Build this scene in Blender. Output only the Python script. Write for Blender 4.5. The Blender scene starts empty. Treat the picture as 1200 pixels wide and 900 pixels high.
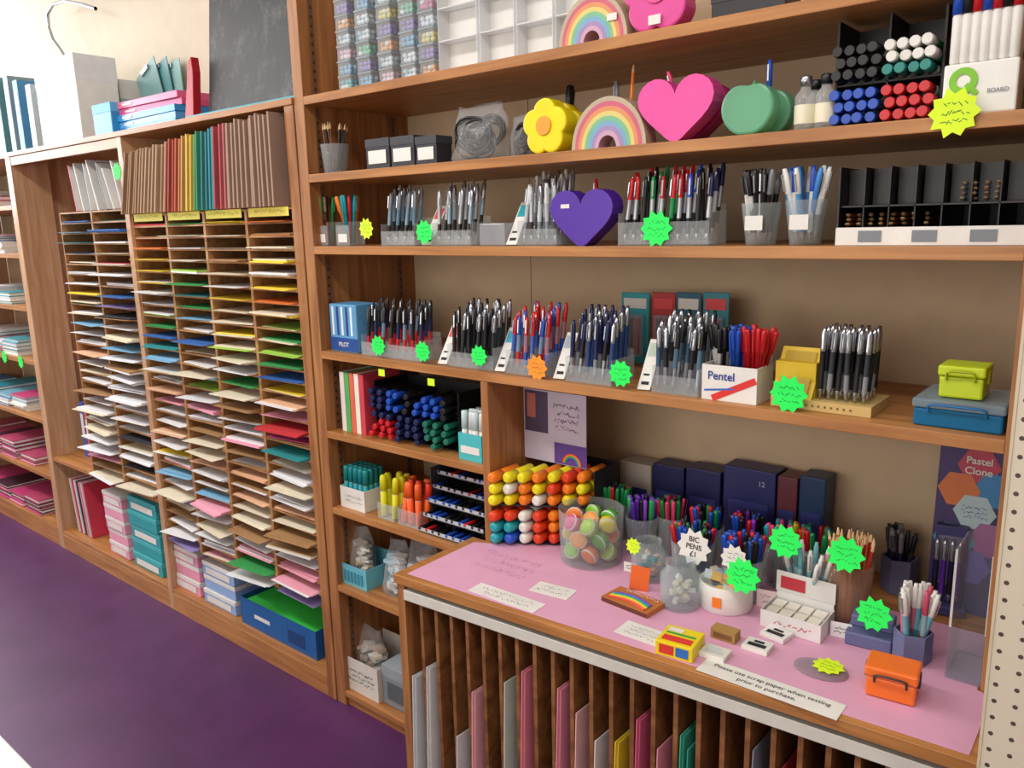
import bpy, math, random
from mathutils import Matrix, Vector
R=random.Random(7)
scene=bpy.context.scene
scene.view_settings.view_transform='Standard'
COL=scene.collection
# ------------------------------------------------------------------ measuring helpers
CH=1.6
def XS(px,Y,Z):
    z=Z-CH;k=(px-600)/935
    a=.6333*Y-.02325*z;b=.7555*Y-.1976*z
    return (k*b-a)/(.7735+.6246*k)
def ZS(py,X,Y):
    k=(py-450)/935
    c=-.6246*X+.7555*Y;d=.1075*X-.1674*Y
    return CH+(k*c-d)/(-.98+.1976*k)
def ray(px,py):
    rx=px-600;ry=py-450
    return (.7735*rx+.1075*ry-584.0,.6333*rx-.1674*ry+706.4,-.02325*rx-.98*ry-184.8)
def PL(px,py,Z):
    r=ray(px,py);s=(Z-CH)/r[2];return r[0]*s,r[1]*s
def PV(px,py,Y):
    r=ray(px,py);s=Y/r[1];return r[0]*s,CH+r[2]*s
# ------------------------------------------------------------------ materials
def lin(h):
    h=h.lstrip('#');o=[]
    for i in (0,2,4):
        c=int(h[i:i+2],16)/255
        o.append(c/12.92 if c<=.04045 else ((c+.055)/1.055)**2.4)
    return (*o,1)
MC={}
def M(h,rough=.5,metal=0,var=.06,emit=0):
    k=(h,rough,metal,var,emit)
    if k in MC:return MC[k]
    m=bpy.data.materials.new('paint_'+h.strip('#'));m.use_nodes=True
    nt=m.node_tree;b=nt.nodes['Principled BSDF']
    b.inputs['Roughness'].default_value=rough;b.inputs['Metallic'].default_value=metal
    c=lin(h)
    tc=nt.nodes.new('ShaderNodeTexCoord');n=nt.nodes.new('ShaderNodeTexNoise');n.inputs['Scale'].default_value=14
    r=nt.nodes.new('ShaderNodeValToRGB')
    r.color_ramp.elements[0].position=.3;r.color_ramp.elements[1].position=.7
    r.color_ramp.elements[0].color=(*[v*(1-var) for v in c[:3]],1)
    r.color_ramp.elements[1].color=(*[min(1,v*(1+var)) for v in c[:3]],1)
    nt.links.new(tc.outputs['Object'],n.inputs['Vector']);nt.links.new(n.outputs['Fac'],r.inputs['Fac'])
    nt.links.new(r.outputs['Color'],b.inputs['Base Color'])
    if emit:
        b.inputs['Emission Color'].default_value=c;b.inputs['Emission Strength'].default_value=emit
    MC[k]=m;return m
def wood(name,h1,h2,sc,rough=.4):
    m=bpy.data.materials.new(name);m.use_nodes=True
    nt=m.node_tree;b=nt.nodes['Principled BSDF'];b.inputs['Roughness'].default_value=rough
    tc=nt.nodes.new('ShaderNodeTexCoord');mp=nt.nodes.new('ShaderNodeMapping');mp.inputs['Scale'].default_value=sc
    n=nt.nodes.new('ShaderNodeTexNoise');n.inputs['Scale'].default_value=3;n.inputs['Detail'].default_value=6;n.inputs['Distortion'].default_value=.6
    r=nt.nodes.new('ShaderNodeValToRGB');r.color_ramp.elements[0].position=.35;r.color_ramp.elements[1].position=.65
    r.color_ramp.elements[0].color=lin(h1);r.color_ramp.elements[1].color=lin(h2)
    nt.links.new(tc.outputs['Object'],mp.inputs['Vector']);nt.links.new(mp.outputs['Vector'],n.inputs['Vector'])
    nt.links.new(n.outputs['Fac'],r.inputs['Fac']);nt.links.new(r.outputs['Color'],b.inputs['Base Color'])
    return m
WX=wood('varnished_pine_horizontal','#9c6636','#bd834c',(1,14,14))
WV=wood('varnished_pine_vertical','#8c5831','#b07a49',(14,14,1))
WL=wood('pale_pine_vertical','#b08560','#caa180',(14,14,1))
WD=wood('slot_board','#6c4222','#91623a',(2,10,10),.5)
WP=wood('pigeonhole_board','#93643c','#b68856',(3,10,10),.5)
CLRC={}
def CLR(h='#ffffff',f=.16,rough=.08):
    k=(h,f)
    if k in CLRC:return CLRC[k]
    m=bpy.data.materials.new('clear_plastic_'+h.strip('#'));m.use_nodes=True
    nt=m.node_tree;b=nt.nodes['Principled BSDF'];b.inputs['Base Color'].default_value=lin(h);b.inputs['Roughness'].default_value=rough
    t=nt.nodes.new('ShaderNodeBsdfTransparent');t.inputs['Color'].default_value=tuple(.5+.5*v for v in lin(h)[:3])+(1,)
    mx=nt.nodes.new('ShaderNodeMixShader')
    fr=nt.nodes.new('ShaderNodeLayerWeight');fr.inputs['Blend'].default_value=.2
    ma=nt.nodes.new('ShaderNodeMath');ma.operation='MULTIPLY_ADD';ma.inputs[1].default_value=.35;ma.inputs[2].default_value=f;ma.use_clamp=True
    nt.links.new(fr.outputs['Facing'],ma.inputs[0]);nt.links.new(ma.outputs[0],mx.inputs['Fac'])
    nt.links.new(t.outputs[0],mx.inputs[1]);nt.links.new(b.outputs[0],mx.inputs[2])
    nt.links.new(mx.outputs[0],nt.nodes['Material Output'].inputs['Surface'])
    CLRC[k]=m;return m
WHITE=M('#e2e0dc',.5);BLACK=M('#141318',.4);INK=M('#1a1a22',.7);METAL=M('#b0b4bc',.25,.9)
BLUE=M('#1a4cb4',.35);RED=M('#c41c26',.35);GREEN=M('#158a4a',.35);NAVY=M('#161f50',.4);GREY=M('#80848c',.45)
PINK=M('#f0a0c0',.6);YEL=M('#f0dc2a',.45);ORG=M('#f08022',.4);TEAL=M('#1f9caa',.45);PURP=M('#5c2ca8',.4)
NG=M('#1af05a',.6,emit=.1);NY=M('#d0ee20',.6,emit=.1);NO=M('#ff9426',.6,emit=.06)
# ------------------------------------------------------------------ mesh builder
class MB:
    def __init__(s):s.v=[];s.f=[];s.mi=[];s.m=[];s.sm=[]
    def idx(s,m):
        if m not in s.m:s.m.append(m)
        return s.m.index(m)
    def add(s,vs,fs,m,T=None,smooth=False):
        o=len(s.v)
        for v in vs:
            v=Vector(v)
            if T is not None:v=T@v
            s.v.append(v)
        ms=m if isinstance(m,list) else [m]*len(fs)
        for f,mm in zip(fs,ms):
            s.f.append([i+o for i in f]);s.mi.append(s.idx(mm));s.sm.append(smooth)
        return s
    def box(s,x0,x1,y0,y1,z0,z1,m,T=None):
        vs=[(x,y,z) for z in (z0,z1) for y in (y0,y1) for x in (x0,x1)]
        return s.add(vs,[(0,2,3,1),(4,5,7,6),(0,1,5,4),(2,6,7,3),(0,4,6,2),(1,3,7,5)],m,T)
    def lathe(s,prof,m,n=8,T=None,smooth=True,close=True):
        vs=[];fs=[];ms=[]
        for r,z in prof:
            for i in range(n):
                a=2*math.pi*i/n;vs.append((r*math.cos(a),r*math.sin(a),z))
        for j in range(len(prof)-1):
            for i in range(n):
                k=(i+1)%n;fs.append((j*n+i,j*n+k,(j+1)*n+k,(j+1)*n+i));ms.append(m[j] if isinstance(m,list) else m)
        s.add(vs,fs,ms,T,smooth)
        if close:
            o=len(s.v)-len(vs)
            s.f.append([o+i for i in reversed(range(n))]);s.mi.append(s.idx(ms[0]));s.sm.append(False)
            s.f.append([o+(len(prof)-1)*n+i for i in range(n)]);s.mi.append(s.idx(ms[-1]));s.sm.append(False)
        return s
    def prism(s,pts,y0,y1,m,T=None):
        n=len(pts);vs=[(x,y0,z) for x,z in pts]+[(x,y1,z) for x,z in pts]
        fs=[tuple(range(n)),tuple(reversed(range(n,2*n)))]+[(i,i+n,(i+1)%n+n,(i+1)%n) for i in range(n)]
        return s.add(vs,fs,m,T)
    def strip(s,p,q,w,m,y=0):
        d=Vector((q[0]-p[0],0,q[1]-p[1]));
        if d.length<1e-6:return s
        nrm=Vector((-d.z,0,d.x)).normalized()*w/2
        P=Vector((p[0],y,p[1]));Q=Vector((q[0],y,q[1]))
        return s.add([P+nrm,P-nrm,Q-nrm,Q+nrm],[(0,1,2,3)],m)
    def tube(s,path,r,m,n=6):
        vs=[];fs=[]
        P=[Vector(p) for p in path]
        for j,p in enumerate(P):
            d=(P[min(j+1,len(P)-1)]-P[max(j-1,0)]).normalized()
            a=d.cross(Vector((0,1,0)))
            if a.length<.1:a=d.cross(Vector((0,0,1)))
            a.normalize();b=d.cross(a)
            for i in range(n):
                t=2*math.pi*i/n;vs.append(p+a*r*math.cos(t)+b*r*math.sin(t))
        for j in range(len(P)-1):
            for i in range(n):
                k=(i+1)%n;fs.append((j*n+i,j*n+k,(j+1)*n+k,(j+1)*n+i))
        return s.add(vs,fs,m,None,True)
    def mesh(s,name='mesh'):
        me=bpy.data.meshes.new(name);me.from_pydata([tuple(v) for v in s.v],[],s.f)
        for m in s.m:me.materials.append(m)
        for p,i,sm in zip(me.polygons,s.mi,s.sm):p.material_index=i;p.use_smooth=sm
        me.update();return me
def put(name,me,loc=(0,0,0),rot=(0,0,0),label=None,cat=None,group=None,parent=None,kind=None,bevel=0,scale=None):
    if isinstance(me,MB):me=me.mesh(name)
    o=bpy.data.objects.new(name,me);o.location=loc;o.rotation_euler=rot
    if scale:o.scale=scale
    COL.objects.link(o)
    if parent:o.parent=parent
    if label:o['label']=label
    if cat and not parent:o['category']=cat
    if group:o['group']=group
    if kind:o['kind']=kind
    if bevel:
        b=o.modifiers.new('soft_edge','BEVEL');b.width=bevel;b.segments=2;b.limit_method='ANGLE'
    return o
def text(s,size,m,loc,parent,rot=(math.pi/2,0,0),al='CENTER',bold=.018):
    cu=bpy.data.curves.new('t','FONT');cu.body=s;cu.size=size;cu.align_x=al;cu.align_y='CENTER';cu.offset=size*bold
    t=bpy.data.objects.new('t',cu);COL.objects.link(t)
    dg=bpy.context.evaluated_depsgraph_get();me=bpy.data.meshes.new_from_object(t.evaluated_get(dg))
    bpy.data.objects.remove(t);me.materials.clear();me.materials.append(m)
    return put('lettering',me,loc,rot,parent=parent)
def scribble(w,h,rows,m,seed=0,wd=.0014,y=0):
    r=random.Random(seed);b=MB()
    for j in range(rows):
        z=h/2-(j+.5)*h/rows;x=-w/2*r.uniform(.7,1);hh=h/rows*.35
        while x<w/2*.9:
            nx=x+r.uniform(.003,.006)
            b.strip((x,z+r.uniform(-hh,hh)),(nx,z+r.uniform(-hh,hh)),wd,m,y);x=nx+(0.003 if r.random()<.25 else 0)
    return b
# ------------------------------------------------------------------ camera
cd=bpy.data.cameras.new('camera');cam=bpy.data.objects.new('camera',cd);COL.objects.link(cam)
cd.sensor_width=36;cd.lens=28.05;cd.clip_start=.02
mm=Matrix(((.7735,-.1075,.6246),(.6333,.1674,-.7555),(-.02325,.980,.1976)))
q=mm.to_quaternion();q.normalize()
cam.rotation_mode='QUATERNION';cam.rotation_quaternion=q;cam.location=(0,0,CH)
scene.camera=cam
# ------------------------------------------------------------------ levels
FY=1.516;BY=1.93
ZA,ZB,ZC,ZD,ZE,ZF,ZG,ZH,ZT=1.977,1.756,1.545,1.224,.967,.713,.442,.055,.76
# ------------------------------------------------------------------ room
def struct(name,x0,x1,y0,y1,z0,z1,m):
    return put(name,MB().box(x0,x1,y0,y1,z0,z1,m),kind='structure')
wallm=M('#e4d8c4',.8,var=.03)
fl=bpy.data.materials.new('purple_vinyl');fl.use_nodes=True
nt=fl.node_tree;b=nt.nodes['Principled BSDF'];tc=nt.nodes.new('ShaderNodeTexCoord')
n=nt.nodes.new('ShaderNodeTexNoise');n.inputs['Scale'].default_value=2.2;n.inputs['Detail'].default_value=10;n.inputs['Roughness'].default_value=.75
r=nt.nodes.new('ShaderNodeValToRGB');r.color_ramp.elements[0].position=.3;r.color_ramp.elements[1].position=.75
r.color_ramp.elements[0].color=lin('#3c1242');r.color_ramp.elements[1].color=lin('#5e2a62')
nt.links.new(tc.outputs['Object'],n.inputs['Vector']);nt.links.new(n.outputs['Fac'],r.inputs['Fac']);nt.links.new(r.outputs['Color'],b.inputs['Base Color'])
b.inputs['Roughness'].default_value=.45
struct('floor',-6.6,1.6,-2.6,2.1,-.1,0,fl)
struct('wall_back',-6.6,1.6,1.96,2.1,0,3.1,wallm)
struct('wall_left',-6.7,-6.6,-2.6,2.1,0,3.1,M('#efeae0',.8,var=.03))
struct('wall_right',1.6,1.7,-2.6,2.1,0,3.1,wallm)
struct('wall_front',-6.6,1.6,-2.7,-2.6,0,3.1,wallm)
struct('ceiling',-6.6,1.6,-2.6,2.1,3.1,3.2,M('#f2f0ea',.9,var=.02))
def area(loc,rot,sx,sy,e,c=(1,1,1)):
    l=bpy.data.lights.new('room_or_fill_light','AREA');l.shape='RECTANGLE';l.size=sx;l.size_y=sy;l.energy=e;l.color=c
    o=bpy.data.objects.new('room_or_fill_light',l);o.location=loc;o.rotation_euler=rot;COL.objects.link(o)
for x,e in ((-4.6,34),(-2.4,29),(-.3,27)):
    area((x,.2,3.02),(0,0,0),1.5,.3,e,(1,.965,.91))
    b=MB().box(-.78,.78,-.09,.09,0,.05,WHITE)
    o=put('ceiling_light',b,(x,.2,3.045),label='white fluorescent batten light fixed to the ceiling',cat='ceiling light')
area((-1.6,-2.5,1.8),(math.radians(90),0,0),3.8,1.8,54,(1,.965,.92))  # added flat fill from behind the camera
area((-6.5,.6,2.4),(0,math.radians(-90),0),1.2,2.0,78,(.9,.95,1))
w=bpy.data.worlds.new('world');scene.world=w;w.use_nodes=True;w.node_tree.nodes['Background'].inputs[0].default_value=(.8,.85,.9,1);w.node_tree.nodes['Background'].inputs[1].default_value=.4

# ------------------------------------------------------------------ right shelving unit
def empty(name,loc,label,cat):
    e=bpy.data.objects.new(name,None);e.location=loc;e.empty_display_size=.1;COL.objects.link(e);e['label']=label;e['category']=cat;return e
U=empty('shelving_unit',(-2.02,FY,0),'tall varnished pine shelving unit full of pens and stationery','shelving unit')
def upart(name,x0,x1,y0,y1,z0,z1,m,P=None,bev=.0015):
    P=P or U;L=P.location
    return put(name,MB().box(x0-L.x,x1-L.x,y0-L.y,y1-L.y,z0-L.z,z1-L.z,m),parent=P,bevel=bev)
XR=-.185
upart('side_panel',-2.065,-2.02,FY,1.95,0,2.95,WV)
upart('side_panel',XR,XR+.02,FY,1.95,0,2.95,WV)
bp=M('#cdb596',.7,var=.04)
jx=XS(622,BY,1.45)
upart('back_panel',-2.02,jx-.001,BY,BY+.012,0,2.95,bp)
upart('back_panel',jx+.001,XR,BY,BY+.012,0,2.95,bp)
for z in (ZA,ZB,ZC,ZD):upart('shelf',-2.02,XR,FY,BY,z-.024,z,WX)
XDV=-1.36
upart('divider',XDV,XDV+.024,FY,BY,0,ZD-.025,WV)
for z in (ZE,ZF,ZG,ZH):upart('shelf',-2.02,XDV,FY,BY,z-.022,z,WX)
upart('plinth',-2.02,XDV,FY+.01,FY+.03,0,ZH-.023,WX)
for (a,bb) in ((ZA,2.9),(ZB,ZA),(ZC,ZB),(ZD,ZC),(ZE,ZD),(ZF,ZE),(ZH,ZF)):
    for yy in (1.56,1.86):
        b=MB().box(0,.004,-.008,.008,a+.003,bb-.03,M('#6d4a30',.5))
        for k in range(int((bb-a-.05)/.025)):b.box(.004,.0045,-.003,.003,a+.02+k*.025,a+.028+k*.025,BLACK)
        put('bracket_strip',b,(-2.0195-U.location.x,yy-U.location.y,0),parent=U)
# ------------------------------------------------------------------ left unit (two bays)
U2=empty('pigeonhole_shelving',(-4.28,FY,0),'long pine shelving frame holding paper pigeonholes','shelving unit')
LT=1.98
for x0,x1 in ((-2.115,-2.07),(-3.2,-3.165)):upart('upright',x0,x1,FY-.002,1.95,.0,LT-.02,WL if x0<-3 else WV,U2)
upart('upright',-4.315,-4.28,FY-.002,1.68,0,LT-.02,WL,U2)
upart('top_board',-4.315,-2.07,FY-.006,1.95,LT-.02,LT,WX,U2)
upart('front_rail',-4.28,-3.2,FY,FY+.02,LT-.06,LT-.021,WX,U2)
for x0,x1 in ((-4.28,-3.2),(-3.165,-2.115)):
    upart('bottom_board',x0,x1,FY,1.95,.08,.1,WX,U2)
    upart('plinth',x0,x1,FY-.002,FY+.018,0,.079,WX,U2)
upart('shelf',-4.28,-3.2,FY,1.95,.475,.495,WX,U2)
upart('back_panel',-4.28,-2.115,1.951,1.956,0,LT-.02,M('#b99a72',.7),U2,0)
# pigeonhole blocks
PAP={'o':'#e87a28','y':'#eed230','c':'#e2d8c0','g':'#30984c','l':'#a4d050','b':'#2e68b4','s':'#80b6d8','p':'#ecA4b8','r':'#c42e36','m':'#c43c80','t':'#208c90','w':'#e4e4e8','h':'#e8b894','n':'#a47c50','v':'#8c7cb8','k':'#303038'}
def block(x0,x1,cols,rows,z0,z1,seqs,label):
    b=MB();t=.014
    for c in range(cols+1):
        x=x0+(x1-x0)*c/cols;b.box(max(x0,x-t/2),min(x1,x+t/2),0,.32,0,z1-z0,WP)
    for c in range(cols):
        xa=x0+(x1-x0)*c/cols+t/2;xb=x0+(x1-x0)*(c+1)/cols-t/2
        for r in range(rows+1):
            z=(z1-z0-.006)*r/rows;b.box(xa+.0002,xb-.0002,.001,.319,z,z+.006,WP)
    b.box(x0,x1,.32,.326,0,z1-z0,bp)
    o=put('pigeonhole_cabinet',b,(0,FY+.006,z0),label=label,cat='pigeonhole cabinet')
    pit=(z1-z0-.006)/rows;cw=(x1-x0)/cols
    for c in range(cols):
        for r in range(rows):
            s=seqs[c];ch=s[int(r*len(s)/rows)%len(s)]
            if ch==' ':continue
            z=z0+(z1-z0-.006)*(rows-1-r)/rows+.0063
            h=R.choice([.003,.004,.006,.008,.012]);nl=R.choice([2,3,4]);pb=MB()
            W=cw-.038;sk=R.uniform(-.014,.014)
            for k in range(nl):
                dx=R.uniform(-.004,.004);dy=R.uniform(-.026,.008)
                col=PAP[ch] if R.random()<.7 else PAP[R.choice('wwccn'+ch)]
                zz0=h*k/nl;zz1=h*(k+1)/nl-.0003
                pb.add([(-W/2+dx,dy+sk,zz0),(W/2+dx,dy-sk,zz0),(W/2+dx,.27,zz0),(-W/2+dx,.27,zz0),(-W/2+dx,dy+sk,zz1),(W/2+dx,dy-sk,zz1),(W/2+dx,.27,zz1),(-W/2+dx,.27,zz1)],[(3,2,1,0),(4,5,6,7),(0,1,5,4),(1,2,6,5),(2,3,7,6),(3,0,4,7)],M(col.lower(),.75))
            nm={'o':'orange','y':'yellow','c':'cream','g':'green','l':'lime green','b':'blue','s':'pale blue','p':'pale pink','r':'red','m':'magenta','t':'teal','w':'white','h':'peach','n':'brown','v':'lilac','k':'black'}[ch]
            put('paper_stack',pb,(x0+cw*(c+.5)+R.uniform(-.004,.004),FY+.006-R.choice([-.015,-.01,0,.0,.01,.02,.03]),z),label='stack of %s paper sheets in a pigeonhole slot'%nm,cat='paper stack',group='paper in the pigeonholes')
    return o
P1=block(-3.163,-2.118,4,31,.325,1.665,[
 'rroyyywwlgbtscwhpwphwypswwwnwwv','gcwclgtgssbcnslwpwynchwnspwcwwpw','ycwncrycwylcogchnwpcwhnhwcnwpgwc','oocycyoylglcgbyhprmtwwhcwhgnwwppvw'],
 'pine pigeonhole block of four columns filled with coloured paper')
P2=block(-3.83,-3.202,2,27,.4955,1.69,['bstbvwwygwswwhwcwpwwwcwwpwww','tbwcrwwbvkwcswwwwwhwwkwwkwcw'],'pine pigeonhole block of two columns filled with paper')
for c in range(4):
    b=MB().box(-.11,.11,-.001,0,-.016,.012,M('#e0d860',.6));x=-3.163+.261*(c+.5)
    o=put('label_strip',b,(x,-.0005,1.655-.325),parent=P1)
    put('handwriting',scribble(.2,.02,1,INK,c,.001,0),(0,-.0015,0),parent=o)
# row of coloured card folders on top of the pigeonholes
cols=['#a08062']*6+['#b09074']*8+['#9c443c','#a44a38','#a44a38','#b85c3c','#c07a4a','#c09860','#d0a848','#d4b448','#d4b448','#4f9a58','#358a70','#2f7f80','#2a7c88','#2f8a98','#2f8a98','#a84850','#b85860','#b06868']+['#a08474']*12
for i,c in enumerate(cols):
    f=i/(len(cols)-1);x=-3.155+.985*f
    tilt=math.radians(19*(1-f)**1.0+1+R.uniform(-.5,.5));h=.232+.044*f+R.uniform(-.007,.007)
    if x+h*math.sin(tilt)>-2.125:tilt=max(0,math.asin((-2.125-x)/h))
    b=MB().box(-.004,.004,0,.26,0,h,M(c,.75)).box(-.0048,-.0041,.004,.25,.004,h-.002,M('#d8c4a8',.8))
    put('card_folder',b,(x,FY-.03+R.uniform(-.008,.008),1.667+.002),(0,tilt,0),label='coloured card folder standing on edge above pigeonholes',cat='card folder',group='coloured card folders standing above the pigeonholes')

# ------------------------------------------------------------------ far-left unit
U3=empty('shelving_unit',(-5.8,FY,0),'pine shelving unit with folders and paper packs','shelving unit')
upart('side_panel',-4.345,-4.317,FY,1.95,0,LT,WL,U3);upart('side_panel',-5.83,-5.8,FY,1.95,0,LT,WL,U3)
zs=[.1,.38,.68,.98,1.25,1.51,1.74,LT]
for z in zs:upart('shelf',-5.8,-4.345,FY,1.95,z-.022,z,WX,U3)
upart('plinth',-5.8,-4.345,FY,FY+.018,0,.077,WX,U3)
upart('back_panel',-5.8,-4.345,1.951,1.956,0,LT,bp,U3,0)
fc=['#2f8fa0','#e8e8e6','#7ab0c8','#d04a80','#f0f0f0','#50a0b0','#b8c4cc','#e0e4e8','#e6e2da','#2f6fa8']
for zi,z in enumerate(zs[:-1]):
    x=-5.75
    while x<-4.58:
        w=.2;hh=z
        for k in range(R.choice([3,4,5,6])):
            t=R.choice([.008,.014,.022]);d=R.uniform(0,.02);c=fc[(zi*3+k+R.randint(0,3))%10] if zi>1 else ['#c8407a','#4a2a3a','#b8486a'][k%3]
            b=MB().box(0,w,0,.3,0,t*.25,M(c,.4)).box(.002,w-.002,.003,.297,t*.25,t*.8,WHITE).box(0,w,0,.3,t*.8,t,M(c,.4))
            put('document_folder',b,(x+R.uniform(-.006,.006),FY+.01+d,hh+.0004),label='flat document folder in a pile on a pine shelf',cat='folder',group='folders piled on the end shelves');hh+=t+.0006
        x+=.235
# ------------------------------------------------------------------ generic things
def carton(px0,px1,pt,Z,y0,dep,m,label,lid=None,lab=None,txt=None,tm=INK,name='cardboard_box',ts=None,cat='box',group=None,ry=0,X=None,H=None):
    x0=XS(px0,y0,Z) if X is None else X[0];x1=XS(px1,y0,Z) if X is None else X[1]
    h=(ZS(pt,(x0+x1)/2,y0)-Z) if H is None else H
    w=x1-x0;cx=(x0+x1)/2
    b=MB().box(-w/2,w/2,0,dep,0,h,m)
    o=put(name,b,(cx,y0,Z+.0005),(0,0,ry),label=label,cat=cat,group=group,bevel=min(.003,h*.1))
    if lid:put('lid',MB().box(-w/2-.001,w/2+.001,-.001,dep+.001,h*.72,h+.001,lid),parent=o,bevel=.001)
    if lab:put('printed_label',MB().box(-w*.38,w*.38,-.0022,-.0014,h*.18,h*.62,lab),parent=o)
    if txt:
        text(txt,ts or w/len(txt)*1.5,tm,(0,-.003,h*.4),o)
    return o,cx,w,h
# pens ----------------------------------------------------------
PC={}
def penmesh(kind,a,bm=None,c=None,L=.142):
    k=(kind,a.name,bm.name if bm else '',c.name if c else '',L)
    if k in PC:return PC[k]
    bm=bm or a;c=c or a;b=MB()
    if kind=='ball':
        b.lathe([(.0006,0),(.0022,.006),(.004,.012),(.0052,.02),(.0052,.05),(.0056,.052),(.0056,L*.66),(.0059,L*.665),(.0056,L*.93),(.004,L*.95),(.0036,L)],[METAL,METAL,METAL,c,c,a,a,bm,bm,bm],8)
        b.box(-.0014,.0014,-.0085,-.007,L*.7,L*.93,METAL).box(-.0014,.0014,-.008,-.004,L*.91,L*.93,METAL)
    elif kind=='cap':
        b.lathe([(.0005,0),(.0038,.001),(.0042,.09),(.0055,.091),(.0055,L-.006),(.004,L)],[a,a,bm,bm,bm],8)
        b.box(-.0012,.0012,-.0075,-.006,L-.045,L-.004,bm).box(-.0012,.0012,-.007,-.004,L-.008,L-.003,bm)
    elif kind=='pencil':
        wd=M('#e0b98a',.6)
        b.lathe([(.0037,0),(.0037,.006),(.0037,L-.02),(.001,L-.004),(.0002,L)],[bm,a,wd,c],6,smooth=False)
    elif kind=='marker':
        b.lathe([(.006,0),(.0085,.004),(.0085,L*.6),(.0078,L*.605),(.0078,L*.62),(.0095,L*.62),(.0098,L*.96),(.0085,L)],[a,a,a,WHITE,bm,bm,bm],10)
    elif kind=='fat':
        b.lathe([(.008,0),(.0105,.004),(.0105,L*.6),(.0095,L*.605),(.0095,L*.62),(.0112,L*.62),(.0112,L*.93),(.009,L*.985),(.006,L)],[a,a,a,WHITE,bm,bm,bm,bm],12)
    elif kind=='chunky':
        b.lathe([(.011,0),(.0145,.004),(.0145,L*.6),(.0135,L*.605),(.0135,L*.62),(.0148,L*.62),(.0148,L*.9),(.0125,L*.975),(.008,L)],[a,a,a,BLACK,bm,bm,bm,bm],14)
    PC[k]=b.mesh(kind+'_mesh');return PC[k]
def penset(kind,*cols):
    return [penmesh(kind,*c) if isinstance(c,tuple) else penmesh(kind,c) for c in cols]
ACR=CLR('#f2f6f8',.09)
def pen_display(px0,px1,Z,y0,cols,rows,meshes,label,front=None,fh=.04,name='ballpoint_pen',group='pens in clear display stands',side=None,pick='col',zs=.011,lean=-7,base=None):
    x0=XS(px0,y0,Z);x1=XS(px1,y0,Z);w=x1-x0;dep=rows*.021+.02
    b=MB();A=base or ACR
    b.box(0,w,0,dep,0,.003,A).box(0,w,0,.002,.003,fh,front or A).box(0,.002,.002,dep,.003,fh+.02,A).box(w-.002,w,.002,dep,.003,fh+.02,A).box(.002,w-.002,dep-.002,dep,.003,fh+.035,A)
    for r in range(1,rows):b.box(.003,w-.003,.004+.021*r,.0055+.021*r,.003,.003+zs*r-.001+fh*.4,A)
    o=put('pen_display_stand',b,(x0,y0,Z+.0005),label=label,cat='pen display',group='clear pen display stands')
    if side:
        pc=put('price_card',MB().box(-.03,0,0,.002,0,.13,WHITE).box(-.027,-.003,-.0006,-.0001,.085,.12,side).box(-.024,-.006,-.0006,-.0001,.012,.02,INK).box(-.024,-.01,-.0006,-.0001,.035,.04,INK),(-.006,.004,.003),(math.radians(-38),0,math.radians(8)),parent=o)
    for r in range(rows):
        for c in range(cols):
            if R.random()<.06:continue
            m=meshes[(c if pick=='col' else R.randrange(99))%len(meshes)]
            put(name,m,(x0+w*(c+.5)/cols+R.uniform(-.001,.001),y0+.012+r*.021,Z+.0045+zs*r),(math.radians(lean+R.uniform(-1.5,1.5)),math.radians(R.uniform(-2,2)),R.uniform(-.5,.5)),label='pen standing in a clear display stand',cat='pen',group=group)
    return o
def starmesh(m,d,n=12):
    pts=[]
    for i in range(2*n):
        a=math.pi*i/n;r=d/2*(1 if i%2==0 else .76)*(1+.04*math.sin(i*2.3));pts.append((r*math.cos(a),r*math.sin(a)))
    return MB().prism(pts,0,.001,m)
SC=[0]
def star(px,py,Y,m,d,txt=None,rot=(0,0,0),pos=None,lab=None,n=10,tc=INK):
    if pos is None:X,Z=PV(px,py,Y);pos=(X,Y,Z)
    SC[0]+=1
    o=put('star_price_sign',starmesh(m,d,n),pos,rot,label=lab or 'star-shaped card price sign with handwriting',cat='sign',group='star-shaped price signs')
    if txt:
        for i,t in enumerate(txt):text(t,d*.2,tc,(0,-.0006,d*.2*(len(txt)/2-.5-i)),o)
    else:put('handwriting',scribble(d*.55,d*.5,3,tc if m is WHITE else M('#1d6a38',.7),SC[0],d*.014,-.0006),parent=o)
    return o
def cup(x,y,Z,r0,r1,h,m=None,label='clear plastic tumbler holding pens',name='pen_cup',cat='pen pot',n=20):
    m=m or CLR('#eaf2f4',.1)
    b=MB().lathe([(r0-.001,.0),(r0,.002),(r1,h),(r1-.002,h),(r0-.002,.004),(.001,.004)],m,n,close=False)
    b.lathe([(r0-.001,0),(.0005,0)],m,n,close=False)
    return put(name,b,(x,y,Z+.0005),label=label,cat=cat)
def fill(x,y,Z,r,h,n,meshes,name,label,group,L=.142,spread=1.0,up=0):
    for i in range(n):
        a=R.uniform(0,6.28);q=r*math.sqrt(R.random())*.6
        t=math.atan2(r*.88-q,h)*R.uniform(.1,1)*spread
        dx,dy=math.cos(a),math.sin(a)
        D=Vector((dx*math.sin(t),dy*math.sin(t),math.cos(t)))
        e=D.to_track_quat('Z','Y').to_euler()
        put(name,R.choice(meshes),(x+dx*q,y+dy*q,Z+.006+up*R.random()),e,label=label,cat='pen' if name!='pencil' else 'pencil',group=group)
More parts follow.
